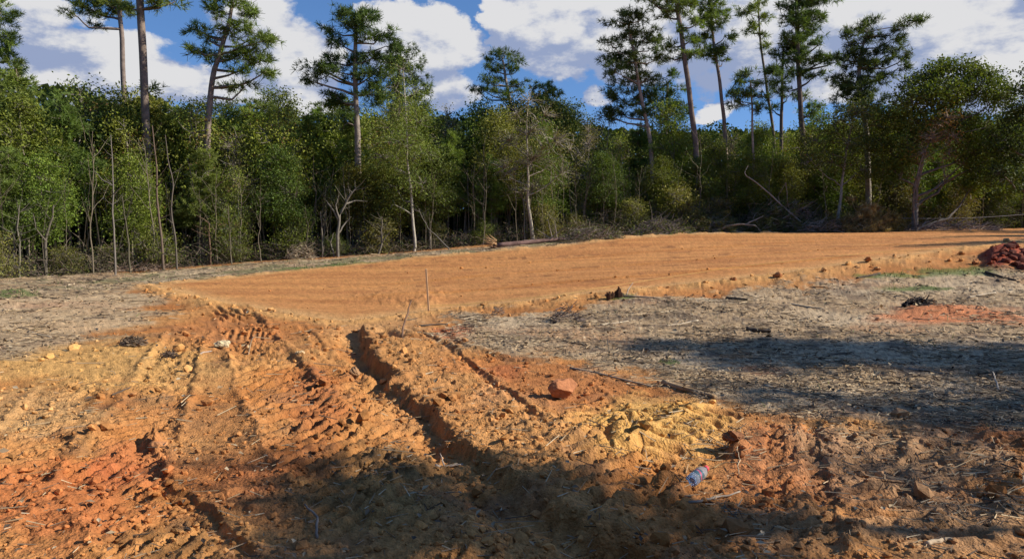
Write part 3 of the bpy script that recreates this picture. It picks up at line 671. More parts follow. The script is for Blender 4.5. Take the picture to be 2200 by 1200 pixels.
# ------------------------------------------------------------------ the tall trees that stand over the wood
PG = (.040, .072, .024)
TALL = [
 # name, label, Y, trunk pixels, radii, crown masses (u, v, ru, rv[, density]), kind, extra
 ('pine_tree', 'pine boughs cut by the left frame edge, left of the bare trunks', 40, [(-45, 560), (-38, 200), (-30, -60)], (.20, .12),
  [(-5, 25, 38, 32), (10, 85, 32, 26), (0, 130, 36, 24), (15, 175, 34, 24), (-30, 60, 40, 50), (-25, 200, 40, 30), (20, 195, 22, 12)], 'pine', dict(per=40)),
 ('pine_tree', 'tall thin bare pine left of the thickest trunk, flat crown cut by the frame', 41, [(270, 300), (268, 220), (262, 100), (257, 30), (255, -60)], (.16, .10),
  [(185, 15, 32, 16), (225, 25, 22, 14), (170, 35, 14, 10), (200, -10, 40, 18), (245, 5, 26, 16), (280, 15, 24, 14), (200, 50, 10, 8), (250, -50, 60, 30)], 'pine', dict(per=48, bark=(.20, .155, .13))),
 ('pine_tree', 'thickest pine trunk, rising bare out of the thicket past the frame top', 32.5, [(328, 540), (320, 400), (314, 240), (306, 100), (300, 0), (296, -80)], (.175, .15),
  [(345, 5, 16, 8), (372, 0, 14, 9), (330, -30, 40, 16), (285, 20, 16, 9), (300, -70, 60, 30), (320, 195, 18, 10), (335, 10, 9, 5)], 'pine', dict(per=59, bark=(.20, .155, .125))),
 ('pine_tree', 'leaning pine with a windswept crown, its lower bough stretching to the right', 32.6, [(446, 268), (452, 215), (462, 150), (478, 95), (492, 45), (500, 5)], (.15, .065),
  [(505, 10, 28, 22), (470, 15, 26, 16), (540, 30, 24, 18), (500, 60, 36, 20), (545, 75, 30, 18), (570, 95, 24, 14), (410, 58, 18, 13), (432, 68, 18, 9), (425, 110, 22, 9), (450, 112, 18, 10),
   (470, 125, 22, 10), (520, 115, 34, 14), (555, 130, 28, 12), (580, 160, 24, 10), (520, 155, 22, 9), (500, 182, 20, 8), (530, 188, 18, 8), (445, 85, 16, 10, .7), (480, -15, 30, 16)], 'pine',
  dict(per=51, tint=(.046, .080, .024), bark=(.22, .175, .145))),
 ('pine_tree', 'dark layered pine with a rounded top and straight grey trunk, standing left of centre', 34.2, [(768, 330), (766, 250), (764, 180), (763, 100), (765, 40)], (.165, .07),
  [(765, 25, 34, 16), (735, 40, 26, 16), (795, 45, 30, 16), (712, 68, 20, 12), (760, 60, 28, 14), (825, 75, 26, 14), (790, 85, 24, 12), (730, 95, 24, 10), (830, 100, 22, 12),
   (705, 130, 26, 12), (740, 125, 24, 12), (680, 150, 26, 12), (660, 172, 16, 8), (705, 165, 24, 12), (790, 125, 34, 14), (830, 135, 28, 14), (740, 160, 22, 10), (800, 165, 34, 16),
   (725, 215, 30, 12), (740, 235, 24, 14), (715, 205, 18, 8), (790, 200, 36, 18), (750, 265, 26, 20, .8)], 'pine', dict(per=51, tint=(.026, .050, .020), bark=(.25, .21, .18))),
 ('pine_tree', 'dense dark pine crown crowding the right side of the layered pine', 46, [(850, 400), (852, 300), (856, 200), (858, 120)], (.2, .1),
  [(865, 115, 30, 16), (880, 135, 26, 16), (845, 130, 28, 18), (885, 165, 30, 18), (840, 170, 34, 22), (905, 195, 22, 18), (870, 205, 40, 24), (830, 220, 34, 24), (895, 240, 30, 22), (850, 255, 46, 26)], 'pine',
  dict(per=40, tint=(.030, .056, .020))),
 ('broadleaf_tree', 'slender broadleaf tree with tall feathery crown, in front of the dark layered pine', 32.5, [(890, 528), (884, 440), (878, 340), (872, 250), (866, 150)], (.075, .02),
  [(866, 150, 26, 26, .7), (850, 190, 32, 26, .8), (890, 200, 30, 26, .8), (862, 240, 44, 28), (830, 270, 40, 26), (900, 265, 40, 28), (870, 310, 56, 30), (825, 340, 46, 28), (915, 330, 44, 30),
   (870, 370, 50, 26), (845, 400, 34, 22, .8), (910, 395, 38, 24, .8), (850, 440, 22, 12, .6)], 'leaf', dict(per=64, size=.085, nleaf=20, tint=(.070, .098, .034), bark=(.36, .33, .27), spread=.22)),
 ('pine_tree', 'small flat topped pine standing alone against the sky near the centre', 44, [(1104, 262), (1096, 215), (1086, 165), (1080, 130)], (.13, .06),
  [(1085, 115, 26, 9), (1060, 122, 18, 8), (1108, 128, 18, 9), (1048, 150, 18, 8), (1078, 145, 22, 9), (1112, 152, 16, 9), (1036, 170, 16, 7), (1062, 175, 18, 8), (1022, 190, 10, 5), (1090, 170, 20, 9),
   (1118, 178, 14, 9), (1045, 200, 18, 8), (1075, 205, 22, 9), (1108, 195, 18, 8)], 'pine', dict(per=35, tint=(.036, .062, .022), bark=(.30, .25, .20))),
 ('broadleaf_tree', 'grey green twiggy tree with thin leaf cover above two pale stems', 34, [(1145, 516), (1137, 450), (1134, 380), (1130, 300), (1135, 215)], (.085, .02),
  [(1140, 215, 36, 24, .7), (1110, 245, 36, 26, .8), (1170, 250, 40, 28, .8), (1140, 280, 50, 30), (1095, 300, 44, 30), (1190, 305, 46, 34), (1145, 340, 54, 34), (1085, 360, 44, 32), (1205, 370, 42, 34, .8),
   (1150, 400, 46, 26, .7), (1110, 410, 40, 24, .7), (1225, 320, 30, 40, .6)], 'leaf', dict(per=86, size=.075, nleaf=9, tint=(.088, .105, .045), bark=(.40, .35, .27), twig=(.30, .27, .22), frac=1.0, spread=.24)),
 ('broadleaf_tree', 'dark rounded treetop farther back, just right of the grey green twiggy tree', 50, [(1215, 420), (1215, 330), (1212, 250)], (.15, .05),
  [(1195, 228, 26, 20), (1225, 240, 30, 22), (1250, 265, 26, 20), (1200, 270, 40, 26), (1240, 300, 40, 30), (1270, 290, 22, 22)], 'leaf', dict(per=32, size=.14, tint=(.036, .060, .022))),
 ('pine_tree', 'full dark pine with one lit bare trunk leaning right beneath it', 40, [(1398, 312), (1390, 262), (1376, 200), (1362, 120), (1350, 50)], (.13, .06),
  [(1350, 35, 26, 16), (1325, 50, 22, 14), (1375, 45, 26, 14), (1400, 70, 20, 10), (1310, 90, 18, 10), (1345, 75, 32, 16), (1385, 90, 30, 14), (1410, 100, 12, 8), (1330, 120, 34, 18), (1375, 125, 34, 18),
   (1408, 130, 16, 10), (1320, 160, 26, 18), (1360, 165, 36, 18), (1395, 165, 22, 14), (1325, 200, 28, 18), (1365, 205, 34, 18), (1330, 235, 28, 12), (1370, 240, 30, 12), (1312, 250, 16, 9)], 'pine',
  dict(per=45, tint=(.038, .066, .024), bark=(.33, .26, .21))),
 ('pine_tree', 'dark shorter pine between the full pine and the tall bare trunk', 46, [(1430, 330), (1432, 260), (1434, 180)], (.12, .06),
  [(1432, 165, 22, 12), (1415, 185, 22, 14), (1450, 190, 20, 14), (1430, 210, 34, 16), (1460, 225, 22, 14), (1410, 235, 30, 16), (1440, 250, 40, 18)], 'pine', dict(per=37, tint=(.032, .058, .022))),
 ('pine_tree', 'tall pine with long bare dark trunk and high open crown', 39, [(1495, 316), (1488, 250), (1478, 170), (1466, 90), (1456, 30), (1452, -40)], (.155, .10),
  [(1400, 12, 20, 12), (1425, 25, 20, 10), (1385, -5, 20, 12), (1440, 8, 26, 16), (1470, 15, 26, 14), (1445, 100, 20, 9), (1438, 122, 18, 8), (1480, 90, 16, 9), (1478, 118, 22, 9), (1495, 55, 14, 8),
   (1450, -30, 60, 25), (1455, 60, 14, 8, .6)], 'pine', dict(per=51, bark=(.17, .135, .115))),
 ('pine_tree', 'slim bare trunked pine with ragged oval crown, right of the tall dark trunk', 41, [(1557, 262), (1550, 215), (1540, 140), (1530, 60), (1526, 0)], (.115, .06),
  [(1520, 10, 30, 18), (1545, 25, 22, 16), (1500, 40, 24, 14), (1535, 55, 30, 14), (1556, 80, 16, 12), (1515, 80, 26, 14), (1545, 105, 24, 12), (1518, 118, 24, 12), (1556, 128, 14, 9), (1535, -20, 40, 20), (1498, 112, 14, 8)], 'pine',
  dict(per=48, bark=(.24, .185, .15))),
 ('pine_tree', 'very slim pole like pine with a few small tufts at its top', 42, [(1668, 352), (1660, 280), (1648, 200), (1638, 120), (1632, 60), (1628, 0)], (.10, .04),
  [(1602, 25, 12, 6), (1620, 20, 12, 7), (1638, 38, 12, 8), (1625, 50, 10, 6), (1612, 66, 12, 6), (1640, 75, 10, 7), (1630, 5, 10, 6), (1640, 100, 8, 5)], 'pine', dict(per=81, bark=(.16, .13, .11))),
 ('pine_tree', 'short sparse pine with thin open crown, left of the slim pole pine', 38, [(1619, 350), (1617, 290), (1616, 230), (1612, 175)], (.07, .04),
  [(1608, 160, 18, 8), (1585, 175, 16, 8), (1635, 178, 16, 9), (1572, 195, 12, 7), (1600, 200, 20, 8), (1640, 205, 18, 9), (1590, 220, 16, 7), (1632, 230, 18, 8), (1655, 160, 12, 7), (1568, 208, 8, 5)], 'pine',
  dict(per=59, tint=(.048, .078, .034), bark=(.30, .25, .20))),
 ('pine_tree', 'lower pine pressed against the left side of the tallest spire shaped pine', 41, [(1679, 345), (1679, 250), (1680, 160), (1684, 100)], (.12, .05),
  [(1682, 98, 18, 11), (1668, 118, 18, 10), (1695, 125, 18, 10), (1665, 150, 22, 10), (1695, 160, 20, 12), (1668, 185, 22, 10), (1690, 210, 18, 9, .7), (1660, 235, 16, 8, .6)], 'pine', dict(per=51, tint=(.032, .058, .022), bark=(.15, .12, .10))),
 ('pine_tree', 'tallest spire shaped pine, dark and full, its layered boughs reaching right', 40, [(1728, 340), (1722, 260), (1716, 150), (1712, 40), (1710, -40)], (.17, .07),
  [(1712, 0, 30, 16), (1740, 5, 28, 12), (1770, 0, 22, 10), (1690, 20, 20, 10), (1715, 35, 36, 14), (1755, 38, 26, 10), (1700, 62, 30, 12), (1740, 70, 30, 12), (1690, 90, 26, 10), (1725, 98, 34, 12), (1760, 95, 14, 8),
   (1700, 125, 28, 10), (1740, 128, 26, 10), (1775, 130, 22, 9), (1800, 132, 16, 7), (1715, 160, 26, 10, .8), (1750, 165, 16, 8, .8), (1740, 200, 20, 8, .6), (1700, 195, 16, 8, .6), (1750, 235, 22, 9, .7), (1720, -30, 46, 20)],
  'pine', dict(per=48, tint=(.034, .062, .024), bark=(.13, .105, .09))),
 ('pine_tree', 'crooked pine with forked crown, one bough reaching up to the right', 38, [(1862, 300), (1852, 220), (1846, 160), (1850, 110), (1862, 70)], (.15, .05),
  [(1882, 45, 14, 9), (1852, 52, 18, 10), (1835, 58, 14, 10), (1805, 80, 14, 8), (1822, 92, 16, 8), (1850, 82, 24, 12), (1885, 75, 22, 11), (1942, 52, 20, 8), (1962, 48, 12, 6), (1925, 68, 18, 8), (1905, 90, 20, 10),
   (1840, 115, 24, 12), (1878, 110, 26, 12), (1925, 110, 14, 7), (1950, 118, 16, 8), (1912, 125, 18, 8), (1845, 145, 30, 13), (1885, 142, 26, 12), (1925, 150, 16, 8), (1815, 125, 18, 8), (1830, 175, 34, 14),
   (1880, 172, 30, 12), (1805, 165, 22, 9), (1850, 205, 44, 18), (1800, 200, 22, 14), (1835, 235, 44, 20)], 'pine', dict(per=48, tint=(.032, .056, .024), bark=(.26, .23, .2))),
 ('oak_tree', 'broad rounded oak with brown dead vines hanging at its middle', 36, [(1965, 480), (1970, 400), (1985, 320), (2010, 240)], (.17, .06),
  [(1960, 185, 34, 24), (1990, 165, 30, 20), (2035, 150, 36, 22), (2075, 155, 34, 22), (2110, 175, 34, 24), (1950, 220, 44, 28), (2010, 205, 50, 30), (2070, 200, 46, 30), (2130, 215, 40, 30), (2160, 200, 22, 22),
   (1920, 250, 36, 28), (1980, 265, 50, 32), (2050, 270, 50, 34), (2120, 275, 50, 34), (1900, 300, 34, 26), (1950, 320, 46, 32), (2090, 330, 50, 34), (2150, 330, 40, 34), (1920, 360, 40, 28), (2120, 385, 50, 30)],
  'leaf', dict(per=90, size=.13, nleaf=22, tint=(.058, .088, .026), bark=(.2, .17, .14), twig=(.24, .2, .16))),
 ('vine_tangle', 'brown tangle of dead vines draped down the front of the broad oak', 34.6, [(1968, 486), (1962, 420), (1975, 350), (2000, 300)], (.04, .02),
  [(2030, 255, 34, 22), (2010, 290, 36, 26), (2045, 295, 26, 26), (1985, 330, 26, 24, .8), (2030, 330, 24, 20, .7), (2035, 380, 16, 40, .7), (1968, 400, 12, 60, .8)], 'leaf',
  dict(per=91, size=.08, nleaf=6, tint=(.15, .095, .050), twig=(.24, .18, .13), frac=1.0, yellow=.5)),
 ('broadleaf_tree', 'very dark broadleaf tree cut by the right frame edge behind the oak', 34, [(2235, 480), (2225, 380), (2215, 250)], (.16, .06),
  [(2200, 150, 14, 9), (2190, 190, 16, 8), (2215, 190, 24, 16), (2190, 245, 34, 24), (2235, 250, 50, 40), (2170, 300, 40, 30), (2220, 320, 50, 36), (2170, 370, 46, 34), (2230, 400, 50, 40), (2250, 180, 40, 40)], 'leaf',
  dict(per=54, size=.13, tint=(.032, .052, .020))),
 ('broadleaf_tree', 'leafy tree with pale forked stems, below the crooked forked pine', 36.5, [(1800, 480), (1806, 400), (1818, 330), (1830, 270)], (.09, .03),
  [(1830, 245, 44, 26), (1790, 270, 40, 26), (1870, 270, 36, 28), (1760, 300, 40, 28), (1820, 310, 46, 30), (1870, 320, 40, 30), (1790, 350, 46, 28), (1850, 365, 40, 28), (1740, 345, 36, 26)], 'leaf',
  dict(per=54, size=.10, nleaf=20, tint=(.046, .070, .024), bark=(.3, .27, .22))),
 ('broadleaf_tree', 'round dark treetop just left of the layered dark pine', 44, [(590, 420), (590, 330), (588, 240)], (.15, .05),
  [(590, 205, 32, 18), (565, 225, 26, 18), (615, 228, 26, 18), (590, 250, 44, 22), (555, 265, 30, 20), (630, 262, 28, 20)], 'leaf', dict(per=37, size=.13, tint=(.038, .064, .024))),
 ('broadleaf_tree', 'low dark treetop right behind the leaning pine trunk', 47, [(430, 400), (430, 320), (428, 260)], (.12, .05),
  [(425, 235, 26, 16), (455, 225, 20, 14), (400, 245, 22, 14), (500, 225, 20, 14), (480, 245, 30, 18), (430, 265, 40, 20)], 'leaf', dict(per=37, size=.13, tint=(.034, .06, .024))),
]
for i, (nm, lab, Y, tp, rd, bl, kd, kw) in enumerate(TALL):
    tree_in_photo(nm, lab, {'pine_tree': 'pine tree', 'oak_tree': 'oak tree', 'vine_tangle': 'vine'}.get(nm, 'tree'), Y, tp, rd, bl, 'pine' if kd == 'pine' else 'leaf', 100 + i * 7, depth=.7, **kw)

# ------------------------------------------------------------------ the thicket: a few kinds of tree, each copied many times
def auto_blobs(rng, h, w, lo, n, squash=.75, cone=0.):
    bl = []
    for k in range(n):
        t = (k + rng.uniform(0, 1)) / n; z = h * (lo + (1 - lo) * t)
        prof = (1 - cone * t) * (np.sin(np.clip(t * .85 + .15, 0, 1) * pi) ** .55 * .8 + .15)
        r = w * .36 * (1.1 - .45 * t) * rng.uniform(.75, 1.2); a = rng.uniform(0, 2 * pi); d = max(0, w * .5 * prof - r * .4) * rng.uniform(.4, 1)
        bl.append((cos(a) * d, sin(a) * d, z - r * .3, r, r * squash))
    bl.append((0, 0, h - w * .12, w * .2, w * .22))
    return bl
KINDS = {}
def kind(key, n, fn):
    KINDS[key] = [fn(np.random.RandomState(500 + 13 * i + len(key) * 7), i) for i in range(n)]
def k_broad(rng, i):
    h = 6.4; bl = auto_blobs(rng, h, 3.1, .40, 13)
    return tree_meshes('thicket_tree', [(0, 0, -.15), (rng.uniform(-.2, .2), 0, h * .5), (rng.uniform(-.3, .3), 0, h * .92)], (.055, .015), bl, 'leaf', 600 + i, per=44, nleaf=22, size=.115,
                       tint=[(.062, .100, .026), (.078, .100, .030), (.050, .084, .024), (.085, .108, .034)][i % 4], bark=(.25, .21, .165), spread=.21)
def k_pine(rng, i):
    h = 7.0; bl = auto_blobs(rng, h, 2.6, .42, 13, .6, .45)
    return tree_meshes('young_pine', [(0, 0, -.15), (rng.uniform(-.15, .15), 0, h * .5), (0, 0, h * .98)], (.07, .015), bl, 'pine', 640 + i, per=48, needles_k=18, tuft=.20,
                       tint=[(.062, .100, .032), (.052, .094, .030), (.070, .104, .036)][i % 3], bark=(.24, .18, .14))
def k_grey(rng, i):
    h = 5.6; bl = auto_blobs(rng, h, 2.7, .36, 11)
    return tree_meshes('twiggy_tree', [(0, 0, -.15), (rng.uniform(-.2, .2), 0, h * .5), (rng.uniform(-.3, .3), 0, h * .9)], (.05, .012), bl, 'leaf', 680 + i, per=60, nleaf=6, size=.075,
                       tint=(.095, .105, .050), bark=(.30, .26, .21), twig=(.25, .215, .18), frac=1.0, spread=.2)
def k_yellow(rng, i):
    h = 4.6; bl = auto_blobs(rng, h, 2.7, .34, 10)
    return tree_meshes('thicket_tree', [(0, 0, -.15), (0, 0, h * .5), (rng.uniform(-.3, .3), 0, h * .9)], (.045, .012), bl, 'leaf', 720 + i, per=46, nleaf=24, size=.078, tint=(.095, .125, .034), bark=(.28, .24, .19), yellow=.10)
def k_shrub(rng, i):
    h = 2.1; bl = auto_blobs(rng, h, 2.2, .2, 8)
    return tree_meshes('shrub', [(0, 0, -.1), (0, 0, h * .4), (.1, 0, h * .7)], (.025, .01), bl, 'leaf', 760 + i, per=60, nleaf=16, size=.08, tint=[(.070, .098, .028), (.095, .105, .045)][i % 2], bark=(.22, .18, .14), frac=.9)
def k_sapling(rng, i):
    h = 4.2; tb = Buf(); tr = wobble([(0, 0, -.1), (rng.uniform(-.25, .25), 0, h * .5), (rng.uniform(-.4, .4), .1, h)], 12, .10, rng)
    c = [(.17, .14, .10), (.13, .11, .08), (.21, .175, .13)][i % 3]; tb.tube(tr, np.linspace(.026, .008, 12), 6, c)
    cb = Buf()
    for k in range(9):
        j = rng.randint(4, 11); a = tr[j]; d = np.array([rng.normal(), rng.normal() * .6, .9]); d /= np.linalg.norm(d); L = rng.uniform(.5, 1.3)
        p = wobble([a, a + d * L * .5, a + d * L + [0, 0, .1]], 5, .06, rng); tb.tube(p, np.linspace(.010, .004, 5), 3, c)
        q = p[-2:].mean(0) + rng.normal(size=(14, 3)) * .16; cb.leaves(q, .075, np.array([.08, .11, .03]) * rng.uniform(.6, 1.3, (14, 1)), rng)
    return tb.mesh('sapling_wood', TWIG, True), cb.mesh('sapling_leaves', LEAF)
kind('broad', 5, k_broad); kind('pine', 3, k_pine); kind('grey', 3, k_grey); kind('yellow', 2, k_yellow); kind('shrub', 4, k_shrub); kind('sapling', 6, k_sapling)

LANDMARK = [(-9999, 'the left frame edge'), (60, 'the first pale stems'), (262, 'the tall thin bare pine'), (325, 'the thickest pine trunk'), (448, 'the leaning pine'), (600, 'the low round treetop'),
            (720, 'the pale forked tree'), (767, 'the layered dark pine'), (888, 'the slender pale tree'), (1040, 'the splintered log end'), (1140, 'the grey twiggy tree'), (1260, 'the grey brush heap'),
            (1397, 'the leaning lit trunk'), (1495, 'the tall dark trunk'), (1557, 'the slim ragged pine'), (1618, 'the short sparse pine'), (1725, 'the spire shaped pine'), (1850, 'the browned pine boughs'),
            (1965, 'the broad oak'), (2130, 'the red clay heap')]
ORD = ['first', 'second', 'third', 'fourth', 'fifth', 'sixth', 'seventh', 'eighth', 'ninth', 'tenth', 'eleventh', 'twelfth']
LABELS = {}
def put(kindname, variant, name, what, cat, group, X, Y, s, rz, where='', sz=1.):
    zb = float(base_z(X, Y)) - .03
    w, c = KINDS[kindname][variant % len(KINDS[kindname])]
    u = CU + X / Y * FPX
    o = thing(name, '', cat, (X, Y, zb), group); o.rotation_euler = (R.uniform(-.04, .04), R.uniform(-.05, .05), rz); o.scale = (s, s, s * sz)
    link('trunk', w, o)
    if c: link('crown' if name != 'sapling' else 'leaves', c, o)
    LABELS.setdefault((what, where), []).append((u, o))
    return o
def finish_labels():
    for (what, where), lst in LABELS.items():
        lst.sort(key=lambda t: t[0]); seen = {}
        for u, o in lst:
            lm = [n for p, n in LANDMARK if p <= u][-1]; k = seen.get(lm, 0); seen[lm] = k + 1
            o['label'] = '%s, %s right of %s%s' % (what, ORD[min(k, 11)], lm, where)
def line_y(X): return float(np.interp(X, LINE_X, LINE_Y))
def scatter_row(off, u0, u1, step, fn):
    u = u0
    while u < u1:
        Y = float(np.interp(u, [p[0] for p in LINE_PX], [p[2] for p in LINE_PX])) + off
        X = (u - CU) / FPX * Y; fn(u, X + R.uniform(-.3, .3), Y + R.uniform(-.7, .7)); u += step / Y * FPX * R.uniform(.75, 1.3)
# how high the wood's top reaches along the photograph
TOPU = [-200, 0, 70, 150, 220, 250, 330, 380, 430, 520, 560, 640, 720, 800, 950, 1050, 1100, 1180, 1260, 1300, 1400, 1500, 1600, 1700, 1800, 1900, 2200, 2500]
TOPV = [150, 200, 178, 160, 182, 215, 180, 212, 240, 238, 222, 226, 248, 235, 235, 236, 225, 215, 250, 258, 262, 265, 262, 262, 245, 240, 240, 240]
def top_h(u, Y, base): return max(2.2, float(at(u, np.interp(u, TOPU, TOPV), Y)[2]) - base)
def mid_tree(u, X, Y, low=1.):
    b = float(base_z(X, Y)); h = top_h(u, Y, b) * low * R.uniform(.88, 1.1)
    right = u > 1240
    k = R.choice(['pine', 'broad', 'grey', 'yellow'], p=[.55, .29, .06, .10] if u < 720 else ([.12, .62, .16, .10] if not right else [.08, .66, .10, .16]))
    H = {'pine': 7.0, 'broad': 6.4, 'grey': 5.6, 'yellow': 4.6}[k]; s = h / H; s_xy = max(s, .72)
    what = {'pine': 'bushy young green pine', 'broad': 'leafy green thicket tree', 'grey': 'grey twiggy half bare tree', 'yellow': 'yellow green leafy thicket tree'}[k]
    nm = {'pine': 'young_pine', 'broad': 'thicket_tree', 'grey': 'twiggy_tree', 'yellow': 'thicket_tree'}[k]
    return k, nm, what, s_xy, s / s_xy
def row(off, step, low, where, name_add, u0=-170, u1=2420):
    def f(u, X, Y):
        k, nm, what, s, sz = mid_tree(u, X, Y, low)
        put(k, R.randint(0, 9), nm, what, 'young pine' if k == 'pine' else 'tree', 'trees crowded together in the thicket', X, Y, s, R.uniform(0, 6.28), where, sz)
    scatter_row(off, u0, u1, step, f)
row(1.3, 2.3, .66, ', front rank', '')
row(3.4, 2.0, .92, ', middle rank', '')
row(6.0, 1.7, 1.04, ', back rank', '')
def shr(u, X, Y):
    s = R.uniform(.45, 1.0) * (1.45 if u > 1250 else 1); put('shrub', R.randint(0, 9), 'shrub', 'low leafy shrub', 'shrub', 'low shrubs under the wood edge', X, Y, s, R.uniform(0, 6.28), '', R.uniform(.7, 1.1))
scatter_row(.55, -120, 2300, 2.1, shr)
def sap(u, X, Y):
    if R.uniform() < .30: return
    put('sapling', R.randint(0, 12), 'sapling', R.choice(['thin pale bare stem', 'thin crooked stem', 'thin leaning stem']), 'sapling', 'thin stems at the wood edge', X, Y, R.uniform(.55, 1.15), R.uniform(0, 6.28), '', R.uniform(.8, 1.15))
scatter_row(2.2, 1250, 2400, 1.7, shr)
scatter_row(.15, -30, 2230, .95, sap)
scatter_row(1.0, 640, 1400, .75, sap)

# stems one can pick out in the photograph
def stem(label, Y, px, r, col, branches=(), seed=0, leafy=0, name='sapling', cat='sapling'):
    rng = np.random.RandomState(3000 + seed); col = tuple(np.array(col) * .38); r *= .85; tb = Buf(); cb = Buf(); sp = sorted([at(u, v, Y) for u, v in px], key=lambda p: p[2])
    zg = float(base_z(sp[0][0], Y)); o = np.array([sp[0][0], Y, zg]); tr = np.array(sp) - o; tr[0][2] = -.08
    tr = wobble(tr, max(10, 3 * len(tr)), .05, rng); tb.tube(tr, np.linspace(r, r * .35, len(tr)), 7, col)
    for b in branches:
        bp = np.array([at(u, v, Y) for u, v in b]) - o; bp[1:, 1] += rng.uniform(-.5, .5)
        bp = wobble(bp, 3 * len(bp), .04, rng); tb.tube(bp, np.linspace(r * .6, r * .15, len(bp)), 5, col)
        if leafy:
            q = bp[rng.randint(len(bp) // 2, len(bp), 90)] + rng.normal(size=(90, 3)) * .25; cb.leaves(q, .085, np.array([.10, .13, .035]) * rng.uniform(.5, 1.3, (90, 1)), rng)
    for k in range(10 + 16 * bool(leafy)):
        j = rng.randint(len(tr) // 3, len(tr) - 1); d = rng.normal(size=3); d[2] = abs(d[2]) * .8 + .2; d /= np.linalg.norm(d); L = rng.uniform(.3, .9)
        tb.tube(np.array([tr[j], tr[j] + d * L * .6, tr[j] + d * L + [0, 0, .06]]), [r * .17, r * .12, .003], 3, col)
        if leafy: cb.leaves(tr[j] + d * L + rng.normal(size=(leafy, 3)) * .2, .085, np.array([.09, .12, .035]) * rng.uniform(.5, 1.3, (leafy, 1)), rng)
    root = thing(name, label, cat, tuple(o)); link('trunk', tb.mesh('stem_wood', TWIG, True), root)
    if cb.n: link('leaves', cb.mesh('stem_leaves', LEAF), root)
stem('straight slim white stem standing forward of the wood at the left', 26.2, [(248, 592), (245, 500), (243, 440), (242, 370), (238, 290)], .045, (.50, .44, .38), [[(243, 400), (215, 385), (195, 365)], [(243, 420), (270, 395)]], 1)
stem('reddish brown slim trunk leaning left beside the thickest pine', 27.8, [(351, 575), (346, 500), (338, 430), (335, 350), (327, 270)], .062, (.38, .28, .21), [[(338, 400), (360, 385)]], 2)
stem('crooked slim stem with a kink, right of the reddish leaning trunk', 28.2, [(380, 573), (376, 500), (368, 450), (372, 400), (362, 350), (355, 290)], .045, (.34, .29, .24), [[(372, 480), (362, 470)]], 3)
stem('pale stem with thick base and hanging twigs, in the stem clump at the far left', 25, [(42, 594), (42, 550), (38, 500), (42, 440)], .05, (.45, .40, .32), (), 4, 10)
stem('pale straight stem second in the clump at the far left', 25, [(28, 596), (30, 555), (31, 510), (36, 470)], .04, (.42, .37, .29), (), 5)
stem('forked grey stem at the far left, thicker than its neighbours', 26, [(98, 590), (97, 545), (103, 500), (110, 470), (115, 440)], .075, (.36, .31, .25), [[(100, 520), (90, 490), (85, 460)]], 6)
stem('slim mossy stem leaning left, between the white stem and the reddish trunk', 27.3, [(280, 574), (275, 530), (270, 470), (262, 420)], .05, (.28, .25, .17), (), 7)
stem('short snapped stem with an orange brown broken face', 29.5, [(452, 538), (450, 510), (449, 478)], .05, (.50, .32, .22), [[(449, 480), (435, 468), (423, 462)]], 8)
stem('slim pale stem forking low, right of the snapped stem', 29.6, [(498, 562), (494, 520), (493, 480), (490, 440)], .038, (.40, .34, .24), [[(496, 545), (488, 530)]], 9, 8)
stem('pale grey forked tree with bare arms spreading wide above the grass', 31.3, [(726, 548), (725, 500), (728, 465), (742, 440), (755, 415), (766, 402)], .085, (.46, .41, .34),
     [[(728, 468), (722, 440), (730, 418)], [(742, 438), (760, 430), (785, 432)], [(726, 470), (708, 440), (700, 430)], [(728, 500), (742, 475), (752, 465)], [(718, 552), (708, 520), (714, 500)]], 10, name='forked_tree', cat='tree')
stem('pale crooked stem left of the pale forked tree', 31.3, [(692, 552), (694, 515), (690, 480), (688, 455)], .06, (.42, .37, .29), (), 11)
stem('pale stem curving out at its foot, right of the pale forked tree', 31.6, [(812, 543), (820, 520), (821, 490), (820, 465)], .055, (.44, .38, .30), [[(822, 520), (835, 500), (850, 488)]], 12)
stem('dead arching branch sweeping down to the ground beside the slender tree', 32, [(970, 517), (940, 508), (918, 490), (905, 462), (900, 448)], .035, (.40, .36, .30), [[(903, 455), (890, 450)]], 13, name='arching_branch', cat='branch')
stem('twin pale stem beside the grey green twiggy tree', 34, [(1127, 505), (1126, 460), (1123, 420), (1118, 390)], .05, (.42, .37, .28), (), 14)
stem('pale pink brown stem leaning left at the foot of the twiggy tree', 34.5, [(1165, 500), (1160, 460), (1152, 420)], .05, (.40, .32, .26), (), 15)

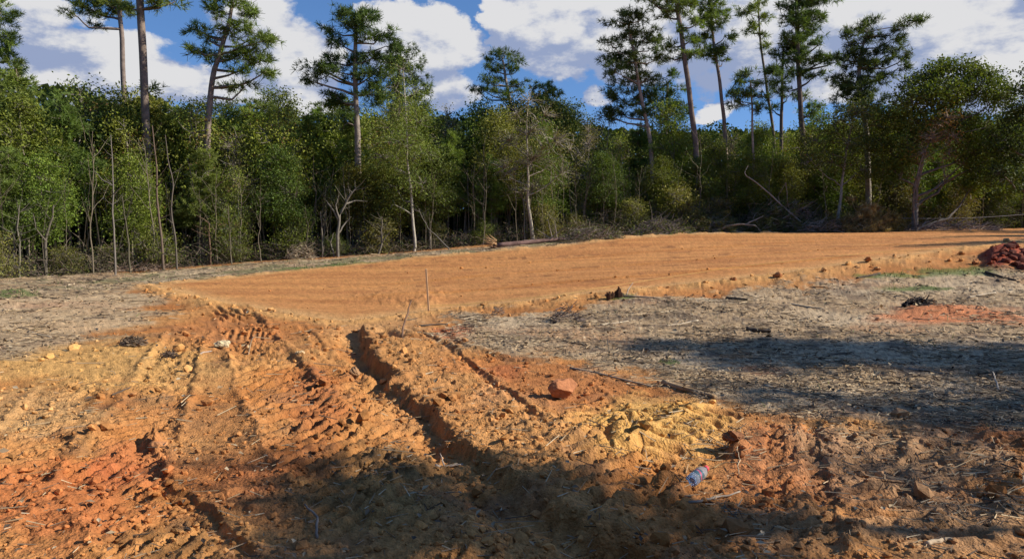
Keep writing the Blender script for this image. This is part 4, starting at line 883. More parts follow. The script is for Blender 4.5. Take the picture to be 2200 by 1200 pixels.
# the dark depth of the wood, which reads as one mass of leaves and stems
def build_added_rear_wood():  # unseen leaf ring, added to block low sky light and deepen shadows
    rng = np.random.RandomState(78); b = Buf(); n = 26000; a = rng.uniform(radians(135), radians(312), n); r = rng.uniform(22, 34, n)
    x, y = r * np.sin(a), r * np.cos(a); h = 9 + 5 * vn(a * 14, r * .1, 3); z = base_z(x, y) + rng.uniform(0, 1, n) * h
    b.leaves(np.c_[x, y, z], .9, np.array([.06, .085, .025]) * rng.uniform(.5, 1.5, (n, 1)), rng, aspect=.7)
    link('added_wood_behind', b.mesh('added_wood_behind', MASS), kind='stuff', label='unseen wood beside and behind the clearing, added to cut sky light')
build_added_rear_wood()
def build_depth():
    rng = np.random.RandomState(77); b = Buf(); X = rng.uniform(-30, 38, 100000)
    Yl = np.interp(X, LINE_X, LINE_Y); off = rng.uniform(7.5, 16, len(X)); Y = Yl + off
    u = CU + X / Y * FPX; zb = base_z(X, Y); top = np.interp(u, TOPU, TOPV)
    ztop = EYE + (490 - top) / FPX * Y - zb + .3
    z = zb + rng.uniform(0, 1, len(X)) ** .7 * ztop * (.68 + .3 * vn(X * .6, Y * .3, 5))
    pts = np.c_[X, Y, z]; col = np.array([.058, .085, .024]) * rng.uniform(.5, 1.5, (len(X), 1))
    b.leaves(pts, .21, col, rng, aspect=.7)
    n = 24000; X2 = rng.uniform(-60, 75, n); Y2 = np.interp(X2, LINE_X, LINE_Y) + rng.uniform(17, 30, n); u = CU + X2 / Y2 * FPX; zb = base_z(X2, Y2); top = np.interp(u, TOPU, TOPV) + 25
    z = zb + rng.uniform(0, 1, n) * (EYE + (490 - top) / FPX * Y2 - zb); b.leaves(np.c_[X2, Y2, z], .8, np.array([.045, .062, .02]) * rng.uniform(.5, 1.5, (n, 1)), rng, up=0, aspect=.8)
    n = 14000; X2 = rng.uniform(-60, 75, n); Y2 = np.interp(X2, LINE_X, LINE_Y) + rng.uniform(9, 30, n); b.leaves(np.c_[X2, Y2, base_z(X2, Y2) + rng.uniform(-.2, 2.6, n)], .7, np.array([.04, .05, .018]) * rng.uniform(.4, 1.3, (n, 1)), rng, up=0, aspect=.8)
    Xs = rng.uniform(-34, 42, 900); Ys = np.interp(Xs, LINE_X, LINE_Y) + rng.uniform(1.2, 7, len(Xs)); zs = base_z(Xs, Ys)
    hh = rng.uniform(1.5, 4.5, len(Xs))
    A = np.c_[Xs, Ys, zs - .1]; B = A + np.c_[rng.normal(size=len(Xs)) * .35, rng.normal(size=len(Xs)) * .2, hh]
    b.segs(A, B, rng.uniform(.015, .05, len(Xs)), .01, np.array([.20, .165, .125]) * rng.uniform(.6, 1.4, (len(Xs), 1)))
    link('woodland_depth', b.mesh('woodland_depth', MASS), kind='stuff', label='dark mass of leaves and stems deep in the wood')
    # matted undergrowth of vines, brambles and dead twigs along the edge
    b = Buf(); n = 9000; X = rng.uniform(-24, 34, n); Yl = np.interp(X, LINE_X, LINE_Y); Y = Yl + rng.uniform(-.3, 2.2, n)
    u = CU + X / Y * FPX; hmax = np.interp(u, [0, 600, 700, 1200, 1300, 2200], [.8, .7, .5, .6, 1.2, 1.2]) * (.3 + 1.2 * vn(X * .8, Y * .4, 8)); z = base_z(X, Y) + rng.uniform(0, 1, n) ** 1.4 * hmax
    A = np.c_[X, Y, z]; d = rng.normal(size=(n, 3)) * [1, .5, .6]; d /= np.linalg.norm(d, axis=1)[:, None]; L = rng.uniform(.2, .9, (n, 1))
    M = A + d * L * .5 + [0, 0, .05]; b.segs(A, M, .007, .006, np.array([.25, .20, .15]) * rng.uniform(.4, 1.4, (n, 1))); b.segs(M, A + d * L + [0, 0, -.04], .006, .003, np.array([.25, .20, .15]) * rng.uniform(.4, 1.4, (n, 1)))
    k = rng.randint(0, n, 26000); b.leaves(A[k] + rng.normal(size=(len(k), 3)) * .16, .085, np.array([.065, .085, .030]) * rng.uniform(.4, 1.5, (len(k), 1)) + np.array([.05, .02, 0]) * (rng.uniform(size=(len(k), 1)) < .18), rng)
    link('undergrowth', b.mesh('undergrowth', MASS), kind='stuff', label='matted vines, dead twigs and leaves along the foot of the wood')
build_depth()
# ------------------------------------------------------------------ loose clods, litter and straw on the ground
def rock_unit(rng, sub=1):
    t = (1 + 5 ** .5) / 2
    V = np.array([(-1, t, 0), (1, t, 0), (-1, -t, 0), (1, -t, 0), (0, -1, t), (0, 1, t), (0, -1, -t), (0, 1, -t), (t, 0, -1), (t, 0, 1), (-t, 0, -1), (-t, 0, 1)], float); V /= np.linalg.norm(V[0])
    F = np.array([(0, 11, 5), (0, 5, 1), (0, 1, 7), (0, 7, 10), (0, 10, 11), (1, 5, 9), (5, 11, 4), (11, 10, 2), (10, 7, 6), (7, 1, 8), (3, 9, 4), (3, 4, 2), (3, 2, 6), (3, 6, 8), (3, 8, 9), (4, 9, 5), (2, 4, 11), (6, 2, 10), (8, 6, 7), (9, 8, 1)])
    for _ in range(sub - 1):
        mid = {}; V = list(V); NF = []
        def m(a, b):
            k = (min(a, b), max(a, b))
            if k not in mid: p = (V[a] + V[b]); mid[k] = len(V); V.append(p / np.linalg.norm(p))
            return mid[k]
        for a, b, c in F: ab, bc, ca = m(a, b), m(b, c), m(c, a); NF += [(a, ab, ca), (b, bc, ab), (c, ca, bc), (ab, bc, ca)]
        V = np.array(V); F = np.array(NF)
    return V, F
CLOD = mat_tint('clay_clod', .95, .45, 30, spec=.1, bump=.5)
def scatter_clods():
    rng = np.random.RandomState(5); U, F = rock_unit(rng)
    # candidates spread so that they are dense near the tracks and thin out with distance
    n = 90000; r = 1 / rng.uniform(1 / 2.8, 1 / 27., n); a = rng.uniform(radians(-37), radians(37), n); x, y = r * np.sin(a), r * np.cos(a)
    _, col, m = shape_ground(x, y)
    big = sstep(.45, .7, fbm(x, y, .9, 3, 401))
    p = np.clip(m['clay'] * (.18 + .35 * big) + m['berm'] * .38 + m['turned'] * .25 + m['pad'] * .012 + (m['gr'] + m['gl']) * .03 + m['red'] * .9 , 0, 1) * (1 - m['wood'])
    k = rng.uniform(size=n) < p * .30
    x, y, r, col = x[k], y[k], r[k], col[k]; be = m['berm'][k]; rd = m['red'][k]; N = len(x)
    s = (.0045 + .0012 * r) * rng.lognormal(-.05, .62, N) * (1 + .35 * be + .6 * rd); s = np.minimum(s, .09)
    R3 = rng.normal(size=(N, 3, 3)); q, _r = np.linalg.qr(R3)
    J = 1 + rng.uniform(-.28, .28, (N, len(U), 1)); V = np.einsum('nij,nvj->nvi', q * [1, .8, .65], U[None] * J)
    V = V * s[:, None, None] * [1, 1, .8] + np.stack([x, y, gz(x, y) + s * .32], -1)[:, None]
    FF = (np.arange(N)[:, None, None] * len(U) + F[None]).reshape(-1, 3)
    cc = np.repeat(np.clip(col * rng.uniform(.75, 1.25, (N, 1)), 0, .8), len(U), 0)
    link('clods', mesh_np('clods', V.reshape(-1, 3), FF, cc, CLOD), kind='stuff', label='crumbled clods of orange clay scattered over tracks and pad edge')
    print('clods', N)
scatter_clods()
STRAW = mat_tint('straw_litter', .9, .3, 4, spec=.1)
def scatter_litter():
    rng = np.random.RandomState(6); n = 190000
    r = 1 / rng.uniform(1 / 2.8, 1 / 32., n); a = rng.uniform(radians(-37), radians(37), n); x, y = r * np.sin(a), r * np.cos(a)
    _, col, m = shape_ground(x, y)
    p = np.clip((m['gr'] + m['gl'] + m['st']) * .62 * (.12 + 1.3 * sstep(.36, .62, fbm(x, y, 1.3, 4, 501))) + m['clay'] * (.012 + .16 * (x > 1.2) * (y < 6.2) * sstep(.42, .6, fbm(x, y, 1.1, 3, 511))) + m['turned'] * .008, 0, 1) * (1 - m['pad'])
    k = rng.uniform(size=n) < p * .62; x, y, r = x[k], y[k], r[k]; N = len(x)
    L = rng.lognormal(-2.55, .55, N) * (.55 + .055 * r); th = rng.normal(.1, 1.1, N); d = np.c_[np.cos(th), np.sin(th), rng.normal(0, .12, N)]
    c = np.c_[x, y, gz(x, y) + .006 + .010 * rng.uniform(size=N)]; w = (.0013 + .00036 * r) * rng.uniform(.6, 1.7, N)
    A, B = c - d * L[:, None] / 2, c + d * L[:, None] / 2
    A[:, 2] = np.maximum(A[:, 2], gz(A[:, 0], A[:, 1]) - .002); B[:, 2] = np.maximum(B[:, 2], gz(B[:, 0], B[:, 1]) + .001)
    pal = np.array([(.45, .335, .20), (.38, .275, .165), (.29, .21, .135), (.14, .10, .07), (.08, .06, .045), (.48, .38, .25), (.34, .23, .13)]); col = pal[rng.choice(7, N, p=[.19, .2, .2, .15, .1, .08, .08])] * rng.uniform(.75, 1.2, (N, 1))
    b = Buf(); b.segs(A, B, w, w * .6, col)
    link('plant_litter', b.mesh('plant_litter', STRAW), kind='stuff', label='dry straw, bark and broken twigs lying over the cleared ground'); print('litter', N)
    # flat wood chips and bark flakes
    n = 26000; r = 1 / rng.uniform(1 / 2.8, 1 / 26., n); a = rng.uniform(radians(-37), radians(37), n); x, y = r * np.sin(a), r * np.cos(a); _, cg, m = shape_ground(x, y)
    k = rng.uniform(size=n) < np.clip((m['gr'] + m['gl'] + m['st']) * .6 + m['clay'] * .03, 0, 1) * (1 - m['pad']); x, y, r = x[k], y[k], r[k]; N = len(x)
    b = Buf(); pal = pal * .85; b.leaves(np.c_[x, y, gz(x, y) + .012], 1, pal[rng.choice(7, N)], rng, up=3.5); V = b.V[0].reshape(-1, 4, 3); cen = V.mean(1, keepdims=True); b.V[0] = ((V - cen) * (.022 + .0030 * r)[:, None, None] * rng.uniform(.6, 1.6, (N, 1, 1)) + cen).reshape(-1, 3)
    link('wood_chips', b.mesh('wood_chips', STRAW), kind='stuff', label='bark flakes and wood chips strewn among the grey litter')
scatter_litter()
def grass():
    rng = np.random.RandomState(8); n = 60000; r = 1 / rng.uniform(1 / 3., 1 / 33., n); a = rng.uniform(radians(-36), radians(36), n); x, y = r * np.sin(a), r * np.cos(a); _, cg, m = shape_ground(x, y)
    k = rng.uniform(size=n) < np.clip(m['gg'] * 1.2 + (m['gr'] + m['gl']) * .012 + m['st'] * .16, 0, 1) * (1 - m['pad']); x, y, r = x[k], y[k], r[k]; N = len(x)
    A = np.c_[x, y, gz(x, y) - .005]; h = rng.uniform(.03, .11, N) * (.5 + .03 * r); B = A + np.c_[rng.normal(size=N) * .035, rng.normal(size=N) * .035, h]; b = Buf()
    b.segs(A, B, .0012 + .00035 * r, .0006, np.array([.10, .17, .035]) * rng.uniform(.5, 1.4, (N, 1)) + np.array([.09, .04, .01]) * (rng.uniform(size=(N, 1)) < .25))
    link('grass', b.mesh('grass', LEAF), kind='stuff', label='short green grass in strips beside the pad and at its far edge')
grass()

# ------------------------------------------------------------------ single things lying on the clearing
def G3(u, v, up=0.):
    q = P(u, v); return np.array([q[0], q[1], float(gz(q[0], q[1])) + up])
def stick(name, label, cat, px, r, col, branches=(), lift=None, mat=None, seed=0, sides=7, amp=.02):
    rng = np.random.RandomState(4000 + seed); pts = np.array([G3(u, v, r * .6 + (lift[i] if lift else 0)) for i, (u, v) in enumerate(px)])
    o = pts[0].copy(); b = Buf(); p = wobble(pts - o, max(6, 4 * len(pts)), amp, rng); b.tube(p, np.linspace(r, r * .6, len(p)), sides, col, cap=True)
    for q in branches:
        bp = np.array([G3(u, v, r * .5 + up) for (u, v, up) in q]) - o; bp = wobble(bp, 6, .01, rng); b.tube(bp, np.linspace(r * .6, r * .25, 6), 5, col, cap=True)
    me = b.mesh(name, mat or BARK, True)
    return link(name, me, None, tuple(o), label=label, category=cat)
GREYW, PALEW, DARKW, TANW = (.30, .25, .20), (.46, .38, .28), (.09, .07, .055), (.40, .27, .15)
stick('broken_branch', 'stout tan broken branch lying between the yellow clay bank and the grey litter', 'branch', [(1424, 829), (1480, 842), (1536, 857)], .035, TANW, seed=1, sides=9)
stick('dead_stick', 'long thin grey stick just above the red clay lump', 'stick', [(1225, 792), (1290, 806), (1400, 832)], .012, GREYW, seed=2)
stick('dead_branch', 'dark curved dead branch on the grass near the right frame edge', 'branch', [(2118, 588), (2150, 598), (2182, 605)], .035, DARKW, seed=3)
stick('dead_branch', 'dark thick branch lying on grey litter above the large tree shadow', 'branch', [(1603, 711), (1630, 713), (1656, 714)], .04, DARKW, seed=4)
stick('forked_twig', 'small grey forked twig standing in the shaded red soil at the bottom', 'twig', [(682, 1168), (678, 1130), (655, 1115)], .008, (.25, .2, .16), lift=[0, .03, .05], seed=5)
stick('bent_twig', 'thin bent twig standing beside the pale stones', 'twig', [(532, 768), (541, 742), (580, 727)], .010, (.26, .18, .11), lift=[0, .10, .03], seed=6)
stick('dead_stick', 'short grey stick lying left of the pale stones', 'stick', [(418, 772), (437, 764), (455, 757)], .014, (.36, .28, .22), seed=7)
stick('pale_root', 'pale forked root sticking out of the rut floor', 'root', [(937, 998), (955, 986), (995, 984)], .012, (.52, .42, .32), branches=[[(955, 986, 0), (950, 975, .03), (945, 968, .05)]], seed=8)
stick('leaning_stick', 'dark slanting stick stuck upright at the far end of the rut', 'stick', [(863, 735), (872, 722), (884, 712)], .016, (.15, .09, .06), lift=[0, .25, .48], seed=9)
stick('dark_stick', 'dark stick lying flat right of the slanting upright stick', 'stick', [(900, 700), (930, 696), (962, 694)], .018, DARKW, seed=10)
stick('dead_branch', 'long weathered branch along the near edge of the pad beside the dark stump', 'branch', [(1300, 637), (1345, 640), (1420, 643)], .025, (.30, .23, .17), branches=[[(1345, 640, 0), (1352, 634, .1), (1360, 630, .16)]], seed=11)
stick('pale_stick', 'pale peeled stick in the litter at the bottom right corner', 'stick', [(1990, 1175), (2025, 1160), (2048, 1164)], .014, (.52, .40, .27), seed=12)
stick('pale_stick', 'pale splinter of wood standing in the dark litter near the right frame edge', 'stick', [(2145, 838), (2138, 822), (2132, 815)], .010, (.40, .34, .27), lift=[0, .06, .10], seed=13)
stick('dead_stick', 'thin pale stick lying in the shade right of the deep rut', 'stick', [(1230, 1068), (1300, 1075), (1400, 1072)], .006, (.38, .30, .22), seed=14)
stick('upright_straw', 'thin dry stalk standing beside the bottle cap', 'stalk', [(1588, 1018), (1586, 1000), (1584, 990)], .003, (.50, .40, .26), lift=[0, .06, .11], seed=15)
stick('yellow_stalk', 'yellow dry stalk arching over the clay above the bottle', 'stalk', [(1530, 1000), (1560, 996), (1600, 1002), (1622, 1012)], .004, (.55, .40, .20), lift=[0, .03, .03, 0], seed=16)
rs = np.random.RandomState(99)
for i, (u, v, du, dv, r, c, w) in enumerate([(1560, 640, 46, 6, .03, DARKW, 'along the pad edge'), (1890, 590, -50, 9, .03, DARKW, 'beside the green grass strip'), (2080, 640, 60, -10, .02, PALEW, 'above the red clay patch'),
      (1700, 655, 70, 8, .015, PALEW, 'in the sunlit litter'), (1290, 700, 60, -12, .014, PALEW, 'in the sunlit litter'), (1500, 690, -70, 12, .013, PALEW, 'in the sunlit litter'), (1210, 735, 50, 9, .012, DARKW, 'in the sunlit litter'),
      (1760, 770, 70, -12, .014, DARKW, 'in the large tree shadow'), (1950, 790, 80, 10, .012, GREYW, 'in the large tree shadow'), (1640, 832, 60, 14, .012, PALEW, 'below the large tree shadow'), (1720, 884, -60, 10, .01, DARKW, 'above the straight caterpillar tracks'),
      (1480, 1090, 110, -34, .008, GREYW, 'below the bottle'), (240, 850, 40, -10, .01, DARKW, 'on the yellow clay'), (90, 640, 60, 5, .02, DARKW, 'on the grey ground'), (180, 690, 50, -6, .016, DARKW, 'on the grey ground'), (60, 716, 50, 8, .014, PALEW, 'on the grey ground')]):
    stick('dead_stick', '%s %s stick lying %s, %s' % ('dark' if c == DARKW else 'pale' if c == PALEW else 'grey', ['dead', 'thin', 'broken', 'dry'][i % 4], w, ['left part', 'middle', 'right part'][0 if u < 730 else 1 if u < 1460 else 2] + ' of the clearing'), 'stick', [(u, v), (u + du / 2, v + dv / 2), (u + du, v + dv)], r, c, seed=30 + i)

def lump(name, label, cat, u, v, size, col, squash=(1, .85, .75), seed=0, sub=3, rough=.16, mat=None, rz=0., sink=.25, planes=0):
    rng = np.random.RandomState(5000 + seed); U, F = rock_unit(rng, sub); V = U.copy()
    for k in range(planes):                                            # flat broken faces
        d = rng.normal(size=3); d /= np.linalg.norm(d); c = rng.uniform(.55, .8); t = V @ d; V = V - np.maximum(t - c, 0)[:, None] * d
    for f, a in ((1.7, rough), (4, rough * .5), (9, rough * .25)):
        V = V * (1 + a * (2 * vn(U[:, 0] * f + seed * 3.1 + U[:, 2] * f * .7, U[:, 1] * f - U[:, 2] * f * .9 + 7, 31)[:, None] - 1))
    V = V * np.array(squash) * size; o = G3(u, v); c = np.clip(np.array(col) * (1 + .3 * (vn(U[:, 0] * 5, U[:, 1] * 5 + U[:, 2] * 5, 3) - .5))[:, None], 0, 1)
    o[2] += size * squash[2] * (1 - sink); ob = link(name, mesh_np(name, V, F, c, mat or CLOD, sub < 4 and planes == 0), None, tuple(o), label=label, category=cat); ob.rotation_euler = (rng.uniform(-.2, .2), rng.uniform(-.2, .2), rz); return ob
lump('clay_lump', 'large squarish red orange clay lump, the biggest on the track', 'clay lump', 1208, 852, .155, (.42, .175, .08), (1, .8, .74), 1, 4, .10, rz=.35, sink=.3, planes=7)
lump('clay_lump', 'rounded orange clay lump casting a dark shadow on the left track', 'clay lump', 340, 958, .055, (.46, .21, .09), (1.2, 1, .9), 2, 3, .14, planes=2)
lump('clay_lump', 'clay lump beside the bottle, coloured dark for the shadowed cavity there', 'clay lump', 1574, 966, .055, (.26, .12, .06), (1.3, .7, .8), 3, 4, .35, planes=3)  # shade of the cavity put into the lump's dark colour
lump('clay_lump', 'crusted grey clay lump on the left shoulder of the rut', 'clay lump', 764, 803, .08, (.32, .18, .09), (.9, .9, .8), 4, 4, .2, planes=6)
lump('white_stone', 'larger white stone of the pale pair in the track', 'stone', 512, 748, .085, (.62, .47, .26), (1.2, .8, .55), 5, 4, .45, planes=4)
lump('white_stone', 'smaller white stone of the pale pair in the track', 'stone', 478, 751, .075, (.62, .50, .30), (1, .8, .7), 6, 4, .45, planes=4)
lump('pale_stone', 'single small cream stone right of the pale pair', 'stone', 645, 766, .045, (.58, .42, .23), (1, .8, .6), 7, 4, .45, planes=3)
def stump(label, u, v, h, r, seed):
    rng = np.random.RandomState(seed); b = Buf(); o = G3(u, v)
    for k in range(11):                                                # charred upright shards around a hollow core
        a = rng.uniform(0, 6.28); q = np.array([cos(a), sin(a) * .8, 0]) * r * rng.uniform(.1, .8); t = q * .7 + np.array([rng.normal() * .02, 0, h * rng.uniform(.45, 1)])
        b.tube(np.array([q - [0, 0, .05], (q + t) / 2 + rng.normal(size=3) * .012, t]), [r * .5, r * .42, r * .12], 5, np.array([.10, .05, .03]) * rng.uniform(.6, 1.6), cap=True)
    link('tree_stump', b.mesh('tree_stump', BARK), None, tuple(o), label=label, category='stump')
stump('dark charred jagged stump standing on the near edge of the pad', 1329, 640, .22, .075, 8)
stump('small dark stump remnant left of the larger charred one', 1312, 642, .14, .08, 9)
rs = np.random.RandomState(12)
for i in range(40):
    a = rs.uniform(); u = 2145 + 75 * a + rs.uniform(-8, 8); v = 578 - 46 * rs.uniform() ** 1.2 * (.35 + .65 * a)
    lump('red_clay_lump', ['dark red lump', 'bright red lump', 'maroon lump'][i % 3] + ' in the red clay heap at the right frame edge', 'clay lump', u, v, rs.uniform(.06, .15), [(.17, .05, .032), (.27, .085, .045), (.12, .04, .028)][i % 3],
         (1.1, .8, .7), 60 + i, 2, .22, planes=3, rz=rs.uniform(0, 3), sink=.6)['group'] = 'lumps of the red clay heap'
for i, (u, v, s) in enumerate([(1668, 602, .09), (1770, 588, .07), (1862, 567, .09), (1885, 579, .07), (2095, 567, .09), (2160, 522, .09), (1575, 609, .06), (1210, 657, .045)]):
    lump('clay_clod', 'big %s clay clod on the pad edge, %s from the left' % (['orange', 'sandy'][i % 2], 'between ' + ('stake and stump' if u < 1330 else 'stump and grass strip' if u < 1880 else 'grass strip and red heap')), 'clay clod', u, v, s, [(.42, .18, .07), (.50, .28, .12)][i % 2], (1.2, .9, .7), 90 + i, 3, .45, planes=3, rz=i)['group'] = 'big clods on the pad edge'
cl = [o for o in COL.objects if o.get('group') == 'big clods on the pad edge']
for o, t in zip(cl, ['orange clay clod on the pad edge nearest the middle of its near side', 'sandy clay clod on the pad edge below the string line, left of the grass', 'orange clay clod at the upper left end of the green grass strip',
        'sandy clay clod at the lower left end of the green grass strip', 'orange clay clod between the green grass strip and the red clay heap', 'sandy clay clod on the berm directly above the red clay heap',
        'orange clay clod on the pad edge, first right of the charred stump', 'sandy clay clod on the pad edge between the stake and the charred stump']): o['label'] = t

# stake, string line and far wire
def stake():
    o = G3(921, 671); H = 88 / FPX * o[1] + .02; b = Buf(); top = np.array([-.045, 0, H]); w = .0155
    V = []
    for z, k in ((-.1, .35), (.03, 1), (H - .01, 1), (H, .85)):
        c = top * (z / H); V += [(c[0] - w * k, -w * k, z), (c[0] + w * k, -w * k, z), (c[0] + w * k, w * k, z), (c[0] - w * k, w * k, z)]
    F = [(i * 4 + j, i * 4 + (j + 1) % 4, i * 4 + 4 + (j + 1) % 4, i * 4 + 4 + j) for i in range(3) for j in range(4)] + [(12, 13, 14, 15)]
    b.add(V, F, (.62, .42, .25)); link('wooden_stake', b.mesh('wooden_stake', TWIG), None, tuple(o), label='thin square wooden survey stake standing at the near corner of the pad', category='stake')
stake()
def string_line():
    px = [(905, 662), (1000, 655), (1100, 645), (1200, 636), (1290, 622), (1400, 603), (1500, 587), (1600, 573), (1700, 562), (1800, 552), (1900, 543), (2000, 538), (2140, 527)]
    pts = []
    for u, v in px:
        q = G3(u, v + 3, .035); pts.append(q)
    pts = np.array(pts); t = np.linspace(0, 1, 90); s = np.linspace(0, 1, len(pts)); P_ = np.stack([np.interp(t, s, pts[:, i]) for i in range(3)], 1)
    P_[:, 2] = np.maximum(P_[:, 2], gz(P_[:, 0], P_[:, 1]) + .02); o = P_[0].copy(); b = Buf(); b.tube(P_ - o, .005, 4, (.55, .36, .13))
    link('string_line', b.mesh('string_line', TWIG), None, tuple(o), label='pale yellow string line stretched along the near side of the pad', category='string')
    for k, (u0, v0, u1, v1) in enumerate([(1915, 468, 2230, 458)]):
        A, B = at(u0, v0, 37.0), at(u1, v1, 36.2); n = 20; t = np.linspace(0, 1, n)[:, None]; p = A * (1 - t) + B * t; p[:, 2] -= .12 * np.sin(t[:, 0] * pi); b = Buf(); b.tube(p - A, .012, 4, (.30, .30, .31))
        for q in (0, n - 1): b.tube(np.array([[p[q][0], p[q][1], float(gz(p[q][0], p[q][1])) - .1], [p[q][0], p[q][1], p[q][2] + .1]]) - A, .03, 6, (.14, .12, .10), cap=True)
        link('wire_fence', b.mesh('wire_fence', TWIG), None, tuple(A), label='single slack fence wire stretched in front of the dark wood below the broad oak', category='fence')
string_line()

# drink bottle
def glass_mat():
    m = bpy.data.materials.new('clear_plastic'); m.use_nodes = True; p = m.node_tree.nodes['Principled BSDF']
    p.inputs['Base Color'].default_value = (.74, .79, .84, 1); p.inputs['Transmission Weight'].default_value = .75; p.inputs['Roughness'].default_value = .22; p.inputs['IOR'].default_value = 1.25; return m
def lathe(b, prof, col, n=24):
    V = []; an = np.arange(n) * 2 * pi / n
    for z, r in prof: V += [(r * cos(a), r * sin(a), z) for a in an]
    F = [(i * n + j, i * n + (j + 1) % n, (i + 1) * n + (j + 1) % n, (i + 1) * n + j) for i in range(len(prof) - 1) for j in range(n)]
    b.add(V, F, col)
def bottle():
    A, B = G3(1484, 1040, .036), G3(1519, 1015, .055); ax = B - A; L = .25; ax = ax / np.linalg.norm(ax)
    root = thing('drink_bottle', 'discarded clear plastic bottle with a red cap, lying beside the yellow clay bank', 'bottle', tuple(A - ax * .01))
    root.scale = (1.25, 1.25, 1.25); root.rotation_mode = 'QUATERNION'; root.rotation_quaternion = Vector(ax).to_track_quat('Z', 'X')
    b = Buf(); ribs = []
    prof = [(.004, .0), (.0, .020), (.002, .029), (.012, .0325), (.020, .0315), (.028, .0328), (.036, .0310), (.044, .0325), (.050, .0320), (.112, .0320), (.120, .0330), (.128, .0312), (.140, .0325), (.156, .030), (.176, .021), (.190, .0135), (.203, .0125)]
    lathe(b, prof, (.9, .93, .97)); link('body', b.mesh('bottle_body', glass_mat(), True), root)
    b = Buf(); lathe(b, [(.199, .0), (.199, .0155), (.218, .0155), (.220, .013), (.220, .0)], (.75, .06, .07), 20); link('cap', b.mesh('bottle_cap', mat_tint('cap_plastic', .4, .05, 20, spec=.5)), root)
    b = Buf(); n = 32; prof = [(.052, .0327), (.110, .0327)]; an = np.arange(n + 1) * 2 * pi / n; V = []; C = []; m = 12
    for i in range(m + 1):
        z = .052 + .058 * i / m
        for a in an: V.append((.0329 * cos(a), .0329 * sin(a), z)); t = (a * 3 / pi + i * .25) % 2; C.append((.55, .05, .10) if (t < .55 and 2 < i < 10) else ((.35, .40, .44) if t > 1.9 else (.05, .10, .12)))
    F = [(i * (n + 1) + j, i * (n + 1) + j + 1, (i + 1) * (n + 1) + j + 1, (i + 1) * (n + 1) + j) for i in range(m) for j in range(n)]
    b.add(V, F, C); link('label_wrap', b.mesh('bottle_label', mat_tint('printed_label', .35, .1, 40, spec=.5), True), root)
bottle()

# ------------------------------------------------------------------ brush heaps and felled trees along the wood's edge
def brush(name, label, cat, u, v, ru, h, seed, n=240, leaf=0, tint=(.10, .11, .04), twigc=(.27, .22, .18), Y=None, r=.010, lsz=.08, dome=True, needle=0, dep=.8):
    rng = np.random.RandomState(6000 + seed)
    if Y is None: o = G3(u, v)
    else: o = at(u, v, Y); o[2] = float(gz(o[0], o[1]))
    W = ru / FPX * o[1]; H = h / FPX * o[1]; b = Buf()
    p = rng.uniform(-1, 1, (n, 2)); p /= np.maximum(1, np.linalg.norm(p, axis=1))[:, None]; hz = H * np.maximum(0, 1 - (p ** 2).sum(1)) ** .6 * rng.uniform(.15, 1, n)
    A = np.c_[p[:, 0] * W, p[:, 1] * W * dep, hz + rng.uniform(0, .05, n)]; th = rng.normal(0, .8, n); d = np.c_[np.cos(th), np.sin(th) * .6, rng.normal(.1, .35, n)]; L = rng.uniform(.25, .8, (n, 1)) * min(1.1, W)
    M = A + d * L * .5; E = M + (d + rng.normal(size=(n, 3)) * .3) * L * .5; M[:, 2] = np.maximum(M[:, 2], .02); E[:, 2] = np.maximum(E[:, 2], .01)
    c = np.array(twigc) * rng.uniform(.45, 1.45, (n, 1)); b.segs(A, M, r * 1.3, r, c); b.segs(M, E, r, r * .4, c)
    root = thing(name, label, cat, tuple(o)); t = link('twigs', b.mesh('brush_twigs', TWIG), root, kind='stuff')
    if leaf:
        b = Buf(); k = rng.randint(0, n, leaf); q = M[k] * .5 + E[k] * .5 + rng.normal(size=(leaf, 3)) * .10; q[:, 2] = np.abs(q[:, 2])
        col = np.array(tint) * rng.uniform(.5, 1.5, (leaf, 1))
        if needle: ax = rng.normal(size=(leaf, 3)); ax[:, 2] += .3; ax /= np.linalg.norm(ax, axis=1)[:, None]; b.needles(q, ax, .20, .022, needle, col, rng)
        else: b.leaves(q, lsz, col, rng)
        link('leaves', b.mesh('brush_leaves', NEED if needle else DRY), root, kind='stuff')
    return root
brush('brush_heap', 'grey green dome of dead brush beside the end of the felled log', 'brush heap', 1258, 515, 62, 24, 1, 420, 1500, (.13, .14, .05), (.24, .19, .155))
brush_far = lambda *a, **k: brush(*a, Y=34.9 if a[3] > 1740 else 36.0 if a[3] > 1450 else 34.9, **k)
brush_far('brush_heap', 'purplish grey tangle of bare twigs right of the grey green dome', 'brush heap', 1405, 503, 52, 34, 2, 480, 900, (.12, .13, .045), (.20, .155, .14))
brush_far('brush_heap', 'low yellow green heap of cut leafy boughs in front of the bare twig tangle', 'brush heap', 1400, 508, 70, 18, 3, 160, 1500, (.13, .15, .045))
brush_far('cut_boughs', 'yellow green cut pine boughs between twig tangle and crossed dead log', 'brush heap', 1515, 497, 60, 34, 4, 160, 420, (.12, .12, .040), needle=12)
brush_far('felled_pine_top', 'large dark green felled pine top under the leaning dead pole', 'felled pine', 1655, 492, 62, 58, 5, 260, 850, (.085, .095, .034), needle=14)
brush_far('brush_heap', 'tangle of bare brown branches fanning up behind the leaning dead pole', 'brush heap', 1700, 486, 50, 70, 6, 320, 500, (.12, .12, .04), (.24, .17, .135), dep=.5)
brush_far('browned_pine_boughs', 'rounded heap of browned tan pine boughs, brightest against the dark wood', 'felled pine', 1850, 495, 40, 58, 7, 140, 800, (.38, .275, .125), (.4, .3, .2), needle=16)
brush_far('browned_pine_boughs', 'dull green part of cut pine left of the browned orange heap', 'felled pine', 1785, 495, 42, 30, 8, 160, 420, (.11, .095, .045), (.25, .2, .16), needle=12)
